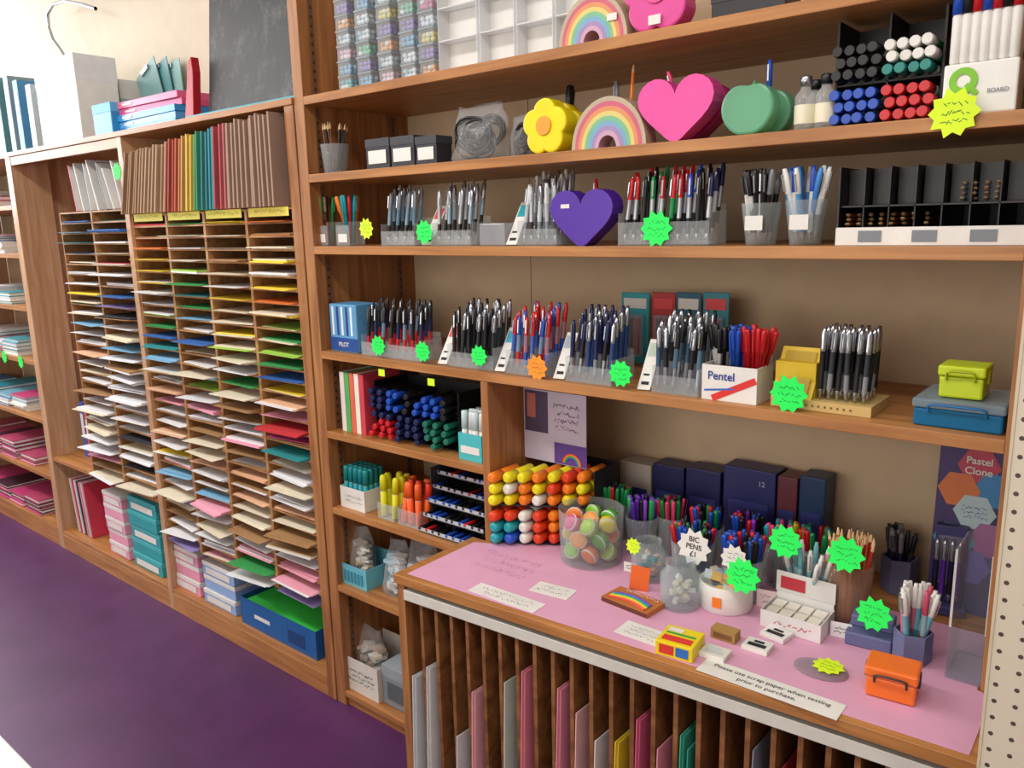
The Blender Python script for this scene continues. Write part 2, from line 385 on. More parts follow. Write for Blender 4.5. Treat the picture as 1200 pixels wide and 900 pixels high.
def outline(kind,w):
    pts=[]
    if kind=='heart':
        for i in range(40):
            t=2*math.pi*i/40;pts.append((16*math.sin(t)**3*w/32,(13*math.cos(t)-5*math.cos(2*t)-2*math.cos(3*t)-math.cos(4*t)+17)*w/34))
        pts=[(x,max(z,w*.12)-w*.12) for x,z in pts];return list(reversed(pts))
    if kind=='flower':
        for i in range(60):
            t=2*math.pi*i/60;r=w/2*(.80+.2*abs(math.cos(2.5*t+.0))**.7);pts.append((r*math.sin(t),r*math.cos(t)))
        zm=min(p[1] for p in pts);return [(x,z-zm) for x,z in reversed(pts)]
    if kind=='apple':
        for i in range(48):
            t=2*math.pi*i/48;r=w/2*(1-.16*math.exp(-(min(t,2*math.pi-t)/.35)**2)-.05*math.exp(-((t-math.pi)/.3)**2))
            pts.append((r*math.sin(t)*(1.0+.05*math.cos(t)),r*math.cos(t)*.95))
        zm=min(p[1] for p in pts);return [(x,z-zm) for x,z in reversed(pts)]
def pot(kind,px0,px1,Z,y0,dep,m,label,name,m2=None):
    x0=XS(px0,y0,Z+.04);x1=XS(px1,y0,Z+.04);w=x1-x0;pts=outline(kind,w)
    b=MB().prism(pts,0,dep,m)
    o=put(name,b,((x0+x1)/2,y0,Z+.0006),label=label,cat='pen pot',bevel=.005)
    h=max(p[1] for p in pts)
    if m2:
        c=[(w*.17*math.cos(t*.2618),h*.5+w*.17*math.sin(t*.2618)) for t in range(24)]
        put('flower_centre',MB().prism(c,-.004,-.0002,m2),parent=o,bevel=.0015)
    return o,(x0+x1)/2,w,h
def rainbow(px0,px1,Z,y0,dep,label):
    x0=XS(px0,y0,Z+.01);x1=XS(px1,y0,Z+.01);w=x1-x0;R0=w/2
    e=None;cs=['#b8a890','#c8607a','#d89060','#d8c878','#7ab890','#78a8c8','#a088b8','#c8a0b8']
    rs=[R0*(1-.095*i) for i in range(9)]
    for i,c in enumerate(cs):
        ro,ri=rs[i],rs[i+1];K=20
        pts=[(ro*math.cos(math.pi*j/K),1.12*ro*math.sin(math.pi*j/K)) for j in range(K+1)]+[(ri*math.cos(math.pi*j/K),1.12*ri*math.sin(math.pi*j/K)) for j in range(K,-1,-1)]
        b=MB();n=len(pts)
        vs=[(x,0,z) for x,z in pts]+[(x,dep,z) for x,z in pts]
        fs=[]
        for j in range(K):
            a,bb,cc,dd=j,j+1,n-2-j,n-1-j
            fs+=[(a,dd,cc,bb),(a+n,bb+n,cc+n,dd+n)]
        fs+=[(j,(j+1)%n,(j+1)%n+n,j+n) for j in range(n)]
        b.add(vs,fs,M(c,.5))
        if e is None:
            e=put('rainbow_pen_pot',b,((x0+x1)/2,y0,Z+.0006),label=label,cat='pen pot')
        else:put('rainbow_band',b,(0,-.0003*i,0),parent=e)
    return e,(x0+x1)/2,w

# ================================================================== SHELF A
tc_=['#38a8b0','#d4dce8','#e09a50','#6aa8cc','#d06a9c','#8a74b8','#e0b8c8','#68b898','#d8cc70','#b0c8d8']
TB=MB().box(-.026,.026,0,.052,0,.0015,ACR).box(-.026,.026,0,.0012,.0015,.034,ACR).box(-.026,-.025,.0012,.0508,.0015,.034,ACR).box(.025,.026,.0012,.0508,.0015,.034,ACR).box(-.026,.026,.0508,.052,.0015,.034,ACR).mesh('tub')
TL=MB().box(-.0275,.0275,-.0015,.0535,0,.005,CLR('#dfeaf0',.32)).mesh('tub_lid')
TF={}
for c in tc_:
    b=MB();rr=random.Random(c)
    mA=M(c,.4,var=.3);mB=M('#e4e8ec',.4)
    for ix in range(3):
        for iy in range(3):
            for iz in range(2):
                b.lathe([(.002,-.006),(.007,-.004),(.0075,.003),(.003,.006)],mA if rr.random()<.75 else mB,6,Matrix.Translation((-.016+.016*ix+rr.uniform(-.002,.002),-.016+.016*iy,.008+.012*iz))@Matrix.Rotation(rr.uniform(0,3),4,'X'))
    TF[c]=b.mesh('beads_fill')
for ci,px in enumerate((404,427,452,478,495)):
    y0=1.535+.004*ci;x=XS(px,y0,ZA) if ci<4 else XS(478,1.539,ZA)+.058
    if ci==4:y0=1.551
    for k in range(8):
        o=put('bead_tub',TB,(x,y0+R.uniform(0,.003),ZA+.0006+k*.0398),label='small clear tub of coloured beads in a stack',cat='tub',group='stacked clear tubs of coloured beads')
        put('lid',TL,(0,0,.0342),parent=o);put('beads',TF[tc_[(ci*3+k*(2 if ci%2 else 3))%10]],(0,.026,.0022),parent=o)
FR=CLR('#f4f6f8',.5,.3)
for i,(a,c) in enumerate(((515,560),(563,603),(606,648),(651,690))):
    y0=1.56;x0=XS(a,y0,ZA);x1=XS(c,y0,ZA);w=x1-x0;H=.31
    b=MB().box(0,w,.04,.043,0,H,WHITE).box(0,.002,0,.04,0,H,FR).box(w-.002,w,0,.04,0,H,FR)
    for k in range(5):b.box(.002,w-.002,0,.04,k*H/4-(0 if k==0 else .002),k*H/4+(.002 if k<4 else 0),FR)
    put('compartment_box',b,(x0,y0,ZA+.0006),label='frosted white plastic compartment storage box standing on end',cat='storage box',group='frosted compartment boxes',bevel=.0008)
o,x,w_=rainbow(655,735,ZA,1.53,.05,'pastel rainbow-shaped pen pot with price sticker')
put('price_sticker',MB().box(-.012,.012,-.0045,-.004,0,.014,WHITE),(w_*.3,0,.035),parent=o)
o,x,w_,h_=pot('flower',728,812,ZA,1.53,.05,M('#d84898',.4),'bright pink flower-shaped pen pot with sticker','flower_pen_pot',M('#e8509c',.4))
put('price_sticker',MB().box(-.014,.014,-.006,-.0055,0,.018,WHITE),(.0,0,.01),parent=o)
carton(833,920,-12,ZA,1.56,.08,M('#2a2a30',.5),'black cardboard box on the top shelf',lid=M('#35353c',.5))
# ================================================================== SHELF B
x=XS(388,1.56,ZB);cup(x,1.58,ZB,.034,.042,.085,CLR('#dfe6ea',.14),'clear glass tumbler holding craft tools')
fill(x,1.58,ZB,.04,.085,14,penset('pencil',(METAL,METAL,METAL),(BLACK,GREY,BLACK),(M('#7a4a2a'),BLACK,METAL)),'pencil','thin tool standing in a clear glass','tools in the glass')
for i,(a,c,t) in enumerate(((430,457,163),(459,486,160),(488,512,160))):
    carton(a,c,t,ZB,1.545,.06,M('#2b2b32',.5),'small black and white box of drawing ink',lab=WHITE,lid=M('#3c3c44',.4),name='small_box',group='small black boxes')
def bag(px0,px1,pt,Z,y0,dep,m,label,seed,name='plastic_bag',content=None,nc=24,cs=.012):
    x0=XS(px0,y0,Z);x1=XS(px1,y0,Z);h=ZS(pt,(x0+x1)/2,y0)-Z;r=random.Random(seed);w=x1-x0
    b=MB();N=12;K=24;vs=[];fs=[]
    ph=[r.uniform(0,6.28) for _ in range(6)]
    for j in range(N):
        f=j/(N-1);fy=(1-f**2.2)*.95+.05;fx=1-.18*f+.05*math.sin(f*9+ph[0])
        if j==0:fx*=.9;fy*=.85
        for i in range(K):
            a=2*math.pi*i/K
            q=1+.05*math.sin(3*a+ph[1]+f*6)+.035*math.sin(7*a+ph[2]-f*11)+.02*r.uniform(-1,1)
            vs.append((w/2*fx*q*math.copysign(abs(math.cos(a))**.7,math.cos(a)),dep/2+dep/2*fy*q*math.sin(a),h*f*(1+.03*math.sin(a*3+ph[3])) if j else 0))
    for j in range(N-1):
        for i in range(K):fs.append((j*K+i,j*K+(i+1)%K,(j+1)*K+(i+1)%K,(j+1)*K+i))
    fs.append(tuple(range(K))[::-1])
    b.add(vs,fs,m,None,True)
    o=put(name,b,((x0+x1)/2,y0,Z+.0006),label=label,cat='bag')
    if content:
        c=MB()
        for i in range(nc):
            zz=.012+(h*.62)*i/nc
            T_=Matrix.Translation((r.uniform(-.33,.33)*w,dep/2+r.uniform(-.25,.25)*dep*(1-zz/h),zz))@Matrix.Rotation(r.uniform(0,3),4,'Z')@Matrix.Rotation(r.uniform(-.6,.6),4,'X')
            c.box(-cs*1.4,cs*1.4,-cs*.8,cs*.8,-cs*.35,cs*.35,content[i%len(content)],T_)
        put('bag_contents',c,parent=o)
    return o,(x0+x1)/2,w,h
BAGM=CLR('#eef2f6',.1,.12)
def coils(o,h,w,dep,n,seed,m=BLACK):
    r=random.Random(seed);b=MB()
    for k in range(n):
        cx=r.uniform(-.15,.15)*w;cz=h*r.uniform(.32,.6);rx=w*r.uniform(.16,.32);rz=h*r.uniform(.2,.32);yy=dep*(.22+.55*k/n)
        b.tube([(cx+rx*math.cos(t*.42),yy+.003*math.sin(t),max(.005,cz+rz*math.sin(t*.42))) for t in range(16)],.0036,m)
    put('coiled_cable',b,parent=o)
o,x,w,h=bag(522,585,122,ZB,1.56,.08,BAGM,'clear bag of coiled black cables',3);coils(o,h,w,.08,15,1)
o,x,w,h=bag(592,618,135,ZB,1.6,.06,BAGM,'clear bag with dark cable coils on the shelf',5);coils(o,h,w,.06,12,2)
o,x,w_,h_=pot('flower',632,682,ZB,1.60,.04,M('#e8cc18',.4),'yellow flower-shaped pen pot standing behind another','flower_pen_pot',None)
o,x,w_,h_=pot('flower',612,664,ZB,1.53,.045,M('#f0dc10',.4),'yellow flower-shaped pen pot with orange centre','flower_pen_pot',M('#f0a038',.4))
fill(x,1.61,ZB+.012,.02,.06,3,penset('ball',(BLACK,),(BLACK,)),'ballpoint_pen','pen standing in a novelty pen pot','pens in novelty pots')
o,x,w_=rainbow(670,757,ZB,1.53,.045,'pastel rainbow-shaped pen pot beside a pink heart pot')
put('pencil',penmesh('pencil',ORG,ORG,BLACK,.18),(x+.01,1.60,ZB+.001),(0,math.radians(4),0),label='orange pencil standing behind the rainbow pot',cat='pencil')
fill(x-.02,1.61,ZB,.02,.08,2,penset('ball',(WHITE,GREY)),'ballpoint_pen','pen standing in a novelty pen pot','pens in novelty pots')
pot('heart',768,850,ZB,1.60,.04,M('#cc3488',.35),'dark pink heart-shaped pen pot behind a matching one','heart_pen_pot')
o,x,w_,h_=pot('heart',747,836,ZB,1.525,.045,M('#e44ca0',.35),'glossy pink heart-shaped pen pot','heart_pen_pot')
put('ballpoint_pen',penmesh('ball',PINK,M('#e84a7a'),None,.14),(x-.012,1.582,ZB+.012),(0,math.radians(-14),0),label='pink pen standing behind the heart pot',cat='pen',group='pens in novelty pots')
gl=CLR('#7cc8a0',.55,.25)
pot('apple',868,926,ZB,1.60,.04,gl,'translucent green apple-shaped pen pot','apple_pen_pot')
o,x,w_,h_=pot('apple',844,906,ZB,1.525,.04,gl,'translucent pale green apple-shaped pen pot with stem','apple_pen_pot')
put('stem',MB().tube([(0,.02,h_*.82),(.002,.02,h_*.95),(.008,.02,h_*1.08)],.0028,M('#3fa060')),parent=o)
put('ballpoint_pen',penmesh('ball',BLUE,BLUE,None,.13),(x+.022,1.578,ZB+.01),(0,0,0),label='blue pen standing behind the apple pot',cat='pen',group='pens in novelty pots')
# glue bottles
for i,(px,y) in enumerate(((938,1.54),(962,1.545),(950,1.60))):
    X=XS(px,y,ZB)
    o=put('glue_bottle',MB().lathe([(.017,0),(.019,.003),(.019,.062),(.009,.075),(.009,.08)],CLR('#eef2f2',.2),16),(X,y+.019,ZB+.0006),label='small clear glue bottle with black cap',cat='bottle',group='glue bottles')
    put('cap',MB().lathe([(.0105,.08),(.0105,.096),(.008,.098)],BLACK if i else METAL,14),parent=o)
    put('paper_label',MB().lathe([(.0192,.012),(.0194,.013),(.0194,.045),(.0192,.046)],M('#e8e4cc'),16,close=False),parent=o)
# marker rack
rx0=XS(972,1.56,ZB);rx1=XS(1094,1.56,ZB)
o=put('marker_rack',MB().box(0,rx1-rx0,.02,.15,0,.003,BLACK).box(-.004,0,.03,.15,0,.19,BLACK).box(rx1-rx0,rx1-rx0+.004,.03,.15,0,.19,BLACK).box(0,rx1-rx0,.147,.15,.003,.19,BLACK).box(0,rx1-rx0,.03,.147,.075,.078,BLACK).box((rx1-rx0)/2-.0015,(rx1-rx0)/2+.0015,.03,.147,.003,.19,BLACK),(rx0,1.56,ZB+.0006),label='black marker rack with compartments of marker pens',cat='rack')
def markers_grid(x0,x1,y0,Z,rows,colsn,fn,label,group,L=.13,step=.0205,name='marker_pen'):
    for r in range(rows):
        for c in range(colsn):
            mt=fn(r,c)
            if mt is None:continue
            put(name,penmesh('marker',mt[0],mt[1],None,L),(x0+(x1-x0)*(c+.5)/colsn+(.004 if r%2 else -.002),y0+L+R.uniform(-.006,.006),Z+.0105+r*step),(math.pi/2,0,0),label=label,cat='marker',group=group)
W2=rx1-rx0
markers_grid(rx0+.003,rx0+W2/2-.003,1.545,ZB+.004,3,4,lambda r,c:(WHITE,BLUE),'blue capped marker lying in a black rack','markers in the black rack')
markers_grid(rx0+W2/2+.003,rx1-.003,1.545,ZB+.004,3,4,lambda r,c:(WHITE,RED),'red capped marker lying in a black rack','markers in the black rack')
markers_grid(rx0+.003,rx0+W2/2-.003,1.545,ZB+.079,3,4,lambda r,c:(WHITE,BLACK),'black capped marker lying in a black rack','markers in the black rack')
markers_grid(rx0+W2/2+.003,rx1-.003,1.545,ZB+.079,3,4,lambda r,c:(WHITE,M('#128078',.35)) if (r==0) else (GREEN,WHITE),'green and white marker lying in a black rack','markers in the black rack')
# board marker box
o,x,w_,h_=carton(1102,1190,72,ZB,1.53,.06,M('#ecece8',.5),'white cardboard box of board markers with green emblem',name='marker_box')
g=M('#7cc02a',.5)
K=24;b=MB();cr=.021
for j in range(K):
    a0,a1=2*math.pi*j/K,2*math.pi*(j+1)/K
    b.add([(cr*math.cos(a0),-.0022,cr*math.sin(a0)),(cr*math.cos(a1),-.0022,cr*math.sin(a1)),(cr*.5*math.cos(a1),-.0022,cr*.5*math.sin(a1)),(cr*.5*math.cos(a0),-.0022,cr*.5*math.sin(a0))],[(0,1,2,3)],g)
b.strip((.004,-.006),(.021,-.022),.008,g,-.0023)
put('emblem',b,(-w_*.22,0,h_*.66),parent=o)
text('BOARD',.009,GREY,(w_*.25,-.0024,h_*.42),o)
for i in range(7):
    for j in range(2):
        cc=[BLUE,BLACK,RED,BLUE,RED,BLACK,RED][(i+j)%7]
        put('marker_pen',penmesh('marker',WHITE,cc,None,.125),(x-w_/2+.012+i*(w_-.02)/6.2,1.545+j*.025,ZB+h_+.001-.0),(0,0,0),label='white board marker with coloured cap standing in a box',cat='marker',group='board markers in the white box')
# ================================================================== SHELF C
for px,cs in ((385,(RED,GREEN,BLACK)),(410,(ORG,TEAL,YEL,RED))):
    x=XS(px,1.57,ZC);o=put('pen_cup',MB().box(-.03,.03,-.03,.03,0,.003,ACR).box(-.03,.03,-.03,-.028,.003,.06,ACR).box(-.03,.03,.028,.03,.003,.07,ACR).box(-.03,-.028,-.028,.028,.003,.07,ACR).box(.028,.03,-.028,.028,.003,.07,ACR),(x,1.575,ZC+.0005),label='square clear acrylic pot of coloured pens',cat='pen pot')
    fill(x,1.575,ZC,.024,.07,11,penset('cap',*[(c,) for c in cs]),'felt_tip_pen','coloured felt tip pen in an acrylic pot','felt tips in acrylic pots')
    put('printed_label',MB().box(-.02,.02,-.0306,-.0302,.01,.035,WHITE),parent=o)
sil=M('#b4b8c0',.3,.6)
pen_display(447,486,ZC,1.535,4,3,penset('ball',(M('#7a96a8',.3,.3),GREY,BLACK),(M('#5a7a90',.4),GREY,BLACK)),'clear acrylic stand of grey-blue pens')
pen_display(506,552,ZC,1.535,4,3,penset('ball',(sil,sil,BLACK),(M('#90a8b8',.35,.4),METAL,BLACK)),'clear acrylic stand of silver pens',side=M('#d84848',.4))
pen_display(606,652,ZC,1.535,5,4,penset('ball',(M('#b8bcc0',.35),WHITE,GREY),(sil,sil,BLACK),(M('#c0c8cc'),METAL,GREY)),'clear acrylic stand of silver and white pens',side=TEAL)
carton(562,592,262,ZC,1.54,.06,CLR('#c8ccd4',.35),'low clear plastic case of small parts on the shelf',name='clear_case')
o,x,w_,h_=pot('heart',645,718,ZC,1.525,.045,M('#4e24a0',.35),'purple heart-shaped pen pot with sticker','heart_pen_pot')
put('price_sticker',MB().box(-.012,.012,-.0008,-.0003,0,.009,WHITE),(-w_*.25,0,h_*.68),parent=o)
put('ballpoint_pen',penmesh('ball',RED,RED,None,.14),(x,1.578,ZC+.01),(0,math.radians(3),0),label='red pen standing behind the purple heart pot',cat='pen',group='pens in novelty pots')
pen_display(724,830,ZC,1.53,10,3,penset('ball',(sil,RED,BLACK),(sil,RED,BLACK),(BLACK,BLACK,BLACK),(sil,GREEN,BLACK),(sil,M('#b01c30'),BLACK),(GREEN,RED,BLACK),(sil,RED,BLACK),(sil,BLUE,BLACK),(BLACK,BLACK),(sil,NAVY,BLACK),(sil,BLUE,BLACK)),'clear acrylic rack of multicolour ballpoint pens',fh=.05)
for px,hh,ml in ((890,.082,((BLACK,BLACK),(WHITE,BLACK),(BLACK,GREY))),(942,.085,((WHITE,WHITE,GREY),(M('#3a8ad8'),M('#3a8ad8')),(WHITE,BLUE),(M('#58a0e0'),WHITE)))):
    x=XS(px,1.57,ZC);cup(x,1.575,ZC,.029,.04,hh);fill(x,1.575,ZC,.038,hh,20,penset('ball',*ml),'ballpoint_pen','pen standing in a clear tumbler','pens in clear tumblers on shelf')
    put('paper_label',MB().box(-.018,.018,-.0006,0,0,.028,WHITE),(x,1.575-.038,ZC+.03),label='small paper price label on a tumbler',cat='label')
# black tray of pencils
x0=XS(978,1.54,ZC);x1=XR-.004;w=x1-x0
b=MB().box(0,w,0,.2,0,.003,BLACK).box(0,w,.197,.2,.003,.14,BLACK).box(0,.003,0,.197,.003,.14,BLACK).box(w-.003,w,0,.197,.003,.14,BLACK).box(.003,w-.003,.01,.197,.068,.071,BLACK)
for k in range(1,7):b.box(w*k/7-.001,w*k/7+.001,.01,.197,.004,.138,BLACK)
for k in range(7):b.box(w*k/7+.004,w*(k+1)/7-.004,.05,.052,.072,.136,BLACK)
o=put('pencil_rack',b,(x0,1.545,ZC+.0006),label='black compartment rack of loose pencils with white front',cat='rack')
put('front_label_strip',MB().box(0,w,-.003,-.0003,0,.032,WHITE),parent=o)
for k in range(3):
    put('price_label',MB().box(-.02,.02,-.0042,-.0033,.006,.026,M('#7a8088')),(w*(.2+.3*k),0,0),parent=o)
for k in range(48):
    c=k%12;r=k//12
    if c<8:
        m=penmesh('pencil',M(['#a8602c','#c8884a','#303040','#8a4a2a'][k%4]),BLACK,BLACK,.17);X=x0+.012+c*(w*.5)/8;Z=ZC+.034+.0085*min(r,2)+.004
        if r>2:continue
    else:
        m=penmesh('pencil',M(['#3a6aa0','#2a4a80','#4a80a0','#888890'][k%4]),M('#3a90b8'),M('#3a90b8'),.17);X=x0+w*.66+(c-8)*.017;Z=ZC+.078+.0085*r
    put('pencil',m,(X,1.55+.17+R.uniform(0,.02),Z),(math.pi/2,0,0),label='loose pencil lying in a black rack',cat='pencil',group='pencils in the black rack')
# ================================================================== SHELF D
o,x,w_,h_=carton(389,420,357,ZD,1.54,.09,M('#5a9ccc',.45),'blue cardboard pen box with white lettering',name='pen_box')
put('printed_band',MB().box(-w_*.5,w_*.5,-.0012,-.0002,.004,h_*.3,M('#1a4a98')),parent=o)
for k in range(5):put('printed_pen',MB().box(-w_*.4+k*w_*.17,-w_*.33+k*w_*.17,-.0012,-.0002,h_*.35,h_*.95,M('#1c3c88' if k%2 else '#e0e8f0')),parent=o)
text('PILOT',.018,WHITE,(0,-.002,h_*.16),o)
o,x,w_,h_=carton(427,462,311,ZD,1.84,.012,M('#d8d4d8',.5),'framed purple and white card sign leaning at the back',name='picture_card')
put('picture',MB().box(-w_*.32,w_*.32,-.002,-.0014,h_*.35,h_*.9,M('#8a2a58')),parent=o)
pen_display(424,494,ZD,1.535,8,3,penset('ball',(BLACK,BLACK,RED),(NAVY,BLACK,RED),(M('#6a88a0'),BLACK,RED)),'clear acrylic rack of black and red pens',fh=.04)
pen_display(524,578,ZD,1.535,6,4,penset('ball',(BLACK,BLACK),(M('#20242c'),METAL)),'clear acrylic stand of black pens',side=M('#d84850',.4))
pen_display(592,640,ZD,1.535,6,4,penset('ball',(M('#4060b0'),RED,GREY),(M('#7088a8'),BLUE,RED),(M('#a07080'),RED,BLUE)),'clear acrylic stand of blue and red pens',side=M('#48b0d0',.4))
pen_display(662,716,ZD,1.535,6,4,penset('ball',(NAVY,NAVY,GREY),(BLACK,NAVY,METAL),(M('#20407a'),METAL)),'clear acrylic stand of navy pens',side=M('#a8b4c0',.4))
pen_display(763,817,ZD,1.535,6,4,penset('ball',(M('#30506a'),METAL,GREY),(BLACK,METAL,GREY),(M('#4a6a80'),BLACK,METAL)),'clear acrylic stand of grey and black pens',side=M('#b8c8b8',.4))
for i,(a,c,m) in enumerate(((728,760,TEAL),(763,790,M('#b82a34')),(791,820,M('#1a607c')),(822,852,M('#2a8a9c')))):
    o,x,w_,h_=carton(a,c,343,ZD,1.84,.004,m,'carded blister pack of pens standing against the back',name='blister_pack',cat='blister pack',group='blister packs')
    put('blister',MB().box(-w_*.35,w_*.35,-.014,-.001,h_*.1,h_*.7,CLR('#e0e8f0',.18)),parent=o,bevel=.004)
    put('pens',MB().box(-w_*.2,-w_*.08,-.012,-.002,h_*.15,h_*.65,BLACK).box(w_*.06,w_*.18,-.012,-.002,h_*.15,h_*.65,RED),parent=o)
    put('header',MB().box(-w_*.4,w_*.4,-.0012,-.0004,h_*.78,h_*.92,M('#e04048') if i%2 else WHITE),parent=o)
# white pen box
x0=XS(822,1.535,ZD);x1=XS(886,1.535,ZD);w=x1-x0
b=MB().box(0,w,0,.085,0,.002,WHITE).box(0,w,0,.002,.002,.075,WHITE).box(0,.002,.002,.085,.002,.075,WHITE).box(w-.002,w,.002,.085,.002,.075,WHITE).box(.002,w-.002,.083,.085,.002,.09,WHITE)
o=put('pen_box',b,(x0,1.535,ZD+.0006),label='open white cardboard box of blue, red and black pens',cat='pen box')
text('Pentel',.024,M('#1a3a90'),(w*.36,-.001,.052),o)
put('red_swash',MB().strip((w*.2,.004),(w*.98,.05),.014,M('#d82828'),-.0008).strip((w*.05,.02),(w*.6,.028),.004,M('#3060c0'),-.0009),parent=o)
for c,(mt,n) in enumerate(((penset('cap',(WHITE,BLACK),(BLACK,BLACK)),9),(penset('cap',(M('#2050b0'),BLUE)),14),(penset('cap',(RED,RED)),14))):
    fill(x0+w*(.2+.3*c),1.578,ZD,.028,.08,n,mt,'capped_pen','capped pen standing in an open white box','capped pens in the white box',spread=1.2,up=.012)
# yellow box with pens
x0=XS(905,1.56,ZD);x1=XS(1022,1.56,ZD);w=x1-x0;ym=M('#d4b022',.5)
b=MB().box(0,w,0,.13,0,.02,M('#cdb070',.5)).box(0,w*.42,.02,.13,.02,.09,ym)
b.add([(0,0.0,.02),(w*.42,0.0,.02),(w*.42,.06,.115),(0,.06,.115)],[(0,1,2,3)],ym)
o=put('display_box',b,(x0,1.55,ZD+.0006),label='yellow cardboard counter display box for pens',cat='display box')
put('printed_panel',MB().add([(w*.05,-.001,.028),(w*.37,-.001,.028),(w*.37,.052,.108),(w*.05,.052,.108)],[(0,1,2,3)],M('#b09010')),parent=o)
for k in range(9):put('printed_dot',MB().box(0,.004,-.001,-.0003,.008,.012,M('#7a6030')),(w*.3+k*.012,0,0),parent=o)
for r in range(4):
    for c in range(6):
        put('ballpoint_pen',penset('ball',(BLACK,METAL,BLACK),(M('#2a3038'),METAL,GREY))[(c+r)%2],(x0+w*.47+c*.0165,1.568+r*.022,ZD+.022+.0),(math.radians(-6),0,R.uniform(-.3,.3)),label='black and silver pen standing in a display box',cat='pen',group='pens in the yellow display box')
def latchbox(x,y,Z,w,d,h,m,m2,label,name='latch_box',rz=0,lm=None):
    b=MB().box(-w/2,w/2,0,d,0,h*.66,m)
    o=put(name,b,(x,y,Z+.0006),(0,0,rz),label=label,cat='plastic box',bevel=.004)
    put('lid',MB().box(-w/2-.003,w/2+.003,-.003,d+.003,h*.67,h,lm or m),parent=o,bevel=.004)
    hb=MB();s=w*.32
    hb.tube([(-s,-.004,h*.55),(-s,-.010,h*.8),(-s+.008,-.012,h*.86),(s-.008,-.012,h*.86),(s,-.010,h*.8),(s,-.004,h*.55)],.0022,m2)
    put('latch',hb,parent=o)
    for q in (-1,1):put('side_clip',MB().box((.0 if q>0 else -.005),(.005 if q>0 else 0),d*.35,d*.65,h*.45,h*.85,m2),(q*w*.5,0,0),parent=o)
    return o
X0=XS(1066,1.54,ZD);X1=XR-.006
latchbox((X0+X1)/2,1.545,ZD,X1-X0-.006,.15,.05,CLR('#1a80b8',.6,.2),M('#1a6aa8'),'translucent blue plastic lunch box with clear lid',lm=CLR('#a8bcc8',.4,.15))
xa=XS(1098,1.56,ZD+.05);xb=XS(1150,1.56,ZD+.05)
latchbox((xa+xb)/2,1.565,ZD+.052,xb-xa,.07,.058,M('#c0d418',.4),M('#a0b010'),'small neon yellow plastic box on a blue box')
# stars
G='neon green star-shaped price sign clipped to the shelf'
star(1118,132,1.506,NY,.08,lab='neon yellow star price sign on the shelf edge')
star(429,268,1.53,NY,.062,lab='neon yellow star price sign beside pen pots')
for px,py,d in ((497,272,.066),(769,268,.078)):star(px,py,1.525,NG,d,lab=G)
for px,py,d,m in ((443,405,.062,NG),(495,412,.06,NG),(561,417,.058,NG),(629,431,.066,NO),(727,438,.064,NG),(924,462,.078,NG)):
    star(px,py,1.522,m,d,lab=G if m is NG else 'neon orange star price sign among pen stands')
for px,py in ((505,447),(447,436)):
    X,Z=PV(px,py,1.51);put('shelf_ticket',MB().box(-.013,.013,0,.001,-.012,.008,NY),(X,1.51,Z),label='small yellow price ticket on the shelf edge',cat='price ticket',group='shelf tickets')
# ================================================================== SHELF E
for i,c in enumerate(['#e8e4e0','#58b060','#e06a50','#f0e8d8','#d04050']):
    xx=XS(402,1.55,ZE)+i*.023
    b=MB().box(0,.003,0,.15,0,.19,M(c,.5)).box(.017,.02,0,.15,0,.19,M(c,.5)).box(.003,.017,0,.003,0,.19,M(c,.5)).box(.003,.017,.004,.148,.002,.187,WHITE)
    put('paperback_book',b,(xx,1.55,ZE+.0006),label='slim activity book standing on the shelf',cat='book',group='slim books on the low shelf')
x0=XS(434,1.55,ZE);x1=XS(530,1.55,ZE)
b=MB().box(0,x1-x0,.03,.17,0,.004,BLACK).box(0,x1-x0,.166,.17,.004,.17,BLACK).box(-.004,0,.03,.17,0,.17,BLACK).box(x1-x0,x1-x0+.004,.03,.17,0,.17,BLACK).box(0,x1-x0,.05,.166,.09,.093,BLACK)
put('marker_rack',b,(x0,1.55,ZE+.0006),label='black rack stacked with capped marker pens',cat='rack')
def fE(r,c):
    if R.random()<.12:return None
    return (BLACK,(RED if c<3 and r<3 else M('#126a58') if c>5 else NAVY if c<6 else BLUE))
markers_grid(x0+.003,x1-.003,1.54,ZE+.005,4,9,fE,'capped marker pen lying in a black rack','markers on the low shelf')
markers_grid(x0+.003,x1-.003,1.54,ZE+.094,3,9,lambda r,c:(BLACK,BLUE if c in(2,3,5,6,7) else NAVY if c<2 else BLACK) if R.random()>.1 else None,'capped marker pen lying in a black rack','markers on the low shelf')
tm=M('#48b8c0',.45)
def openbox(px0,px1,Z,y0,dep,hf,m,label,name='marker_box',X=None):
    x0=XS(px0,y0,Z) if X is None else X[0];x1=XS(px1,y0,Z) if X is None else X[1];w=x1-x0
    b=MB().box(0,w,0,dep,0,.002,m).box(0,w,0,.002,.002,hf,m).box(0,.002,.002,dep,.002,hf,m).box(w-.002,w,.002,dep,.002,hf,m).box(.002,w-.002,dep-.002,dep,.002,hf*1.3,m)
    return put(name,b,(x0,y0,Z+.0006),label=label,cat='box'),x0,w
o,x0,w=openbox(538,565,ZE,1.535,.08,.075,tm,'open teal and white box of white marker pens')
put('printed_label',MB().box(w*.1,w*.9,-.001,-.0002,.02,.04,WHITE),parent=o)
for r in range(3):
    for c in range(4):put('marker_pen',penmesh('marker',WHITE,WHITE if c%2 else M('#c8e4e8'),None,.13),(x0+.011+c*(w-.02)/3.2,1.55+r*.024,ZE+.004),(math.radians(-3),math.radians(R.uniform(-3,3)),0),label='white marker standing in a teal box',cat='marker',group='white markers in teal box')
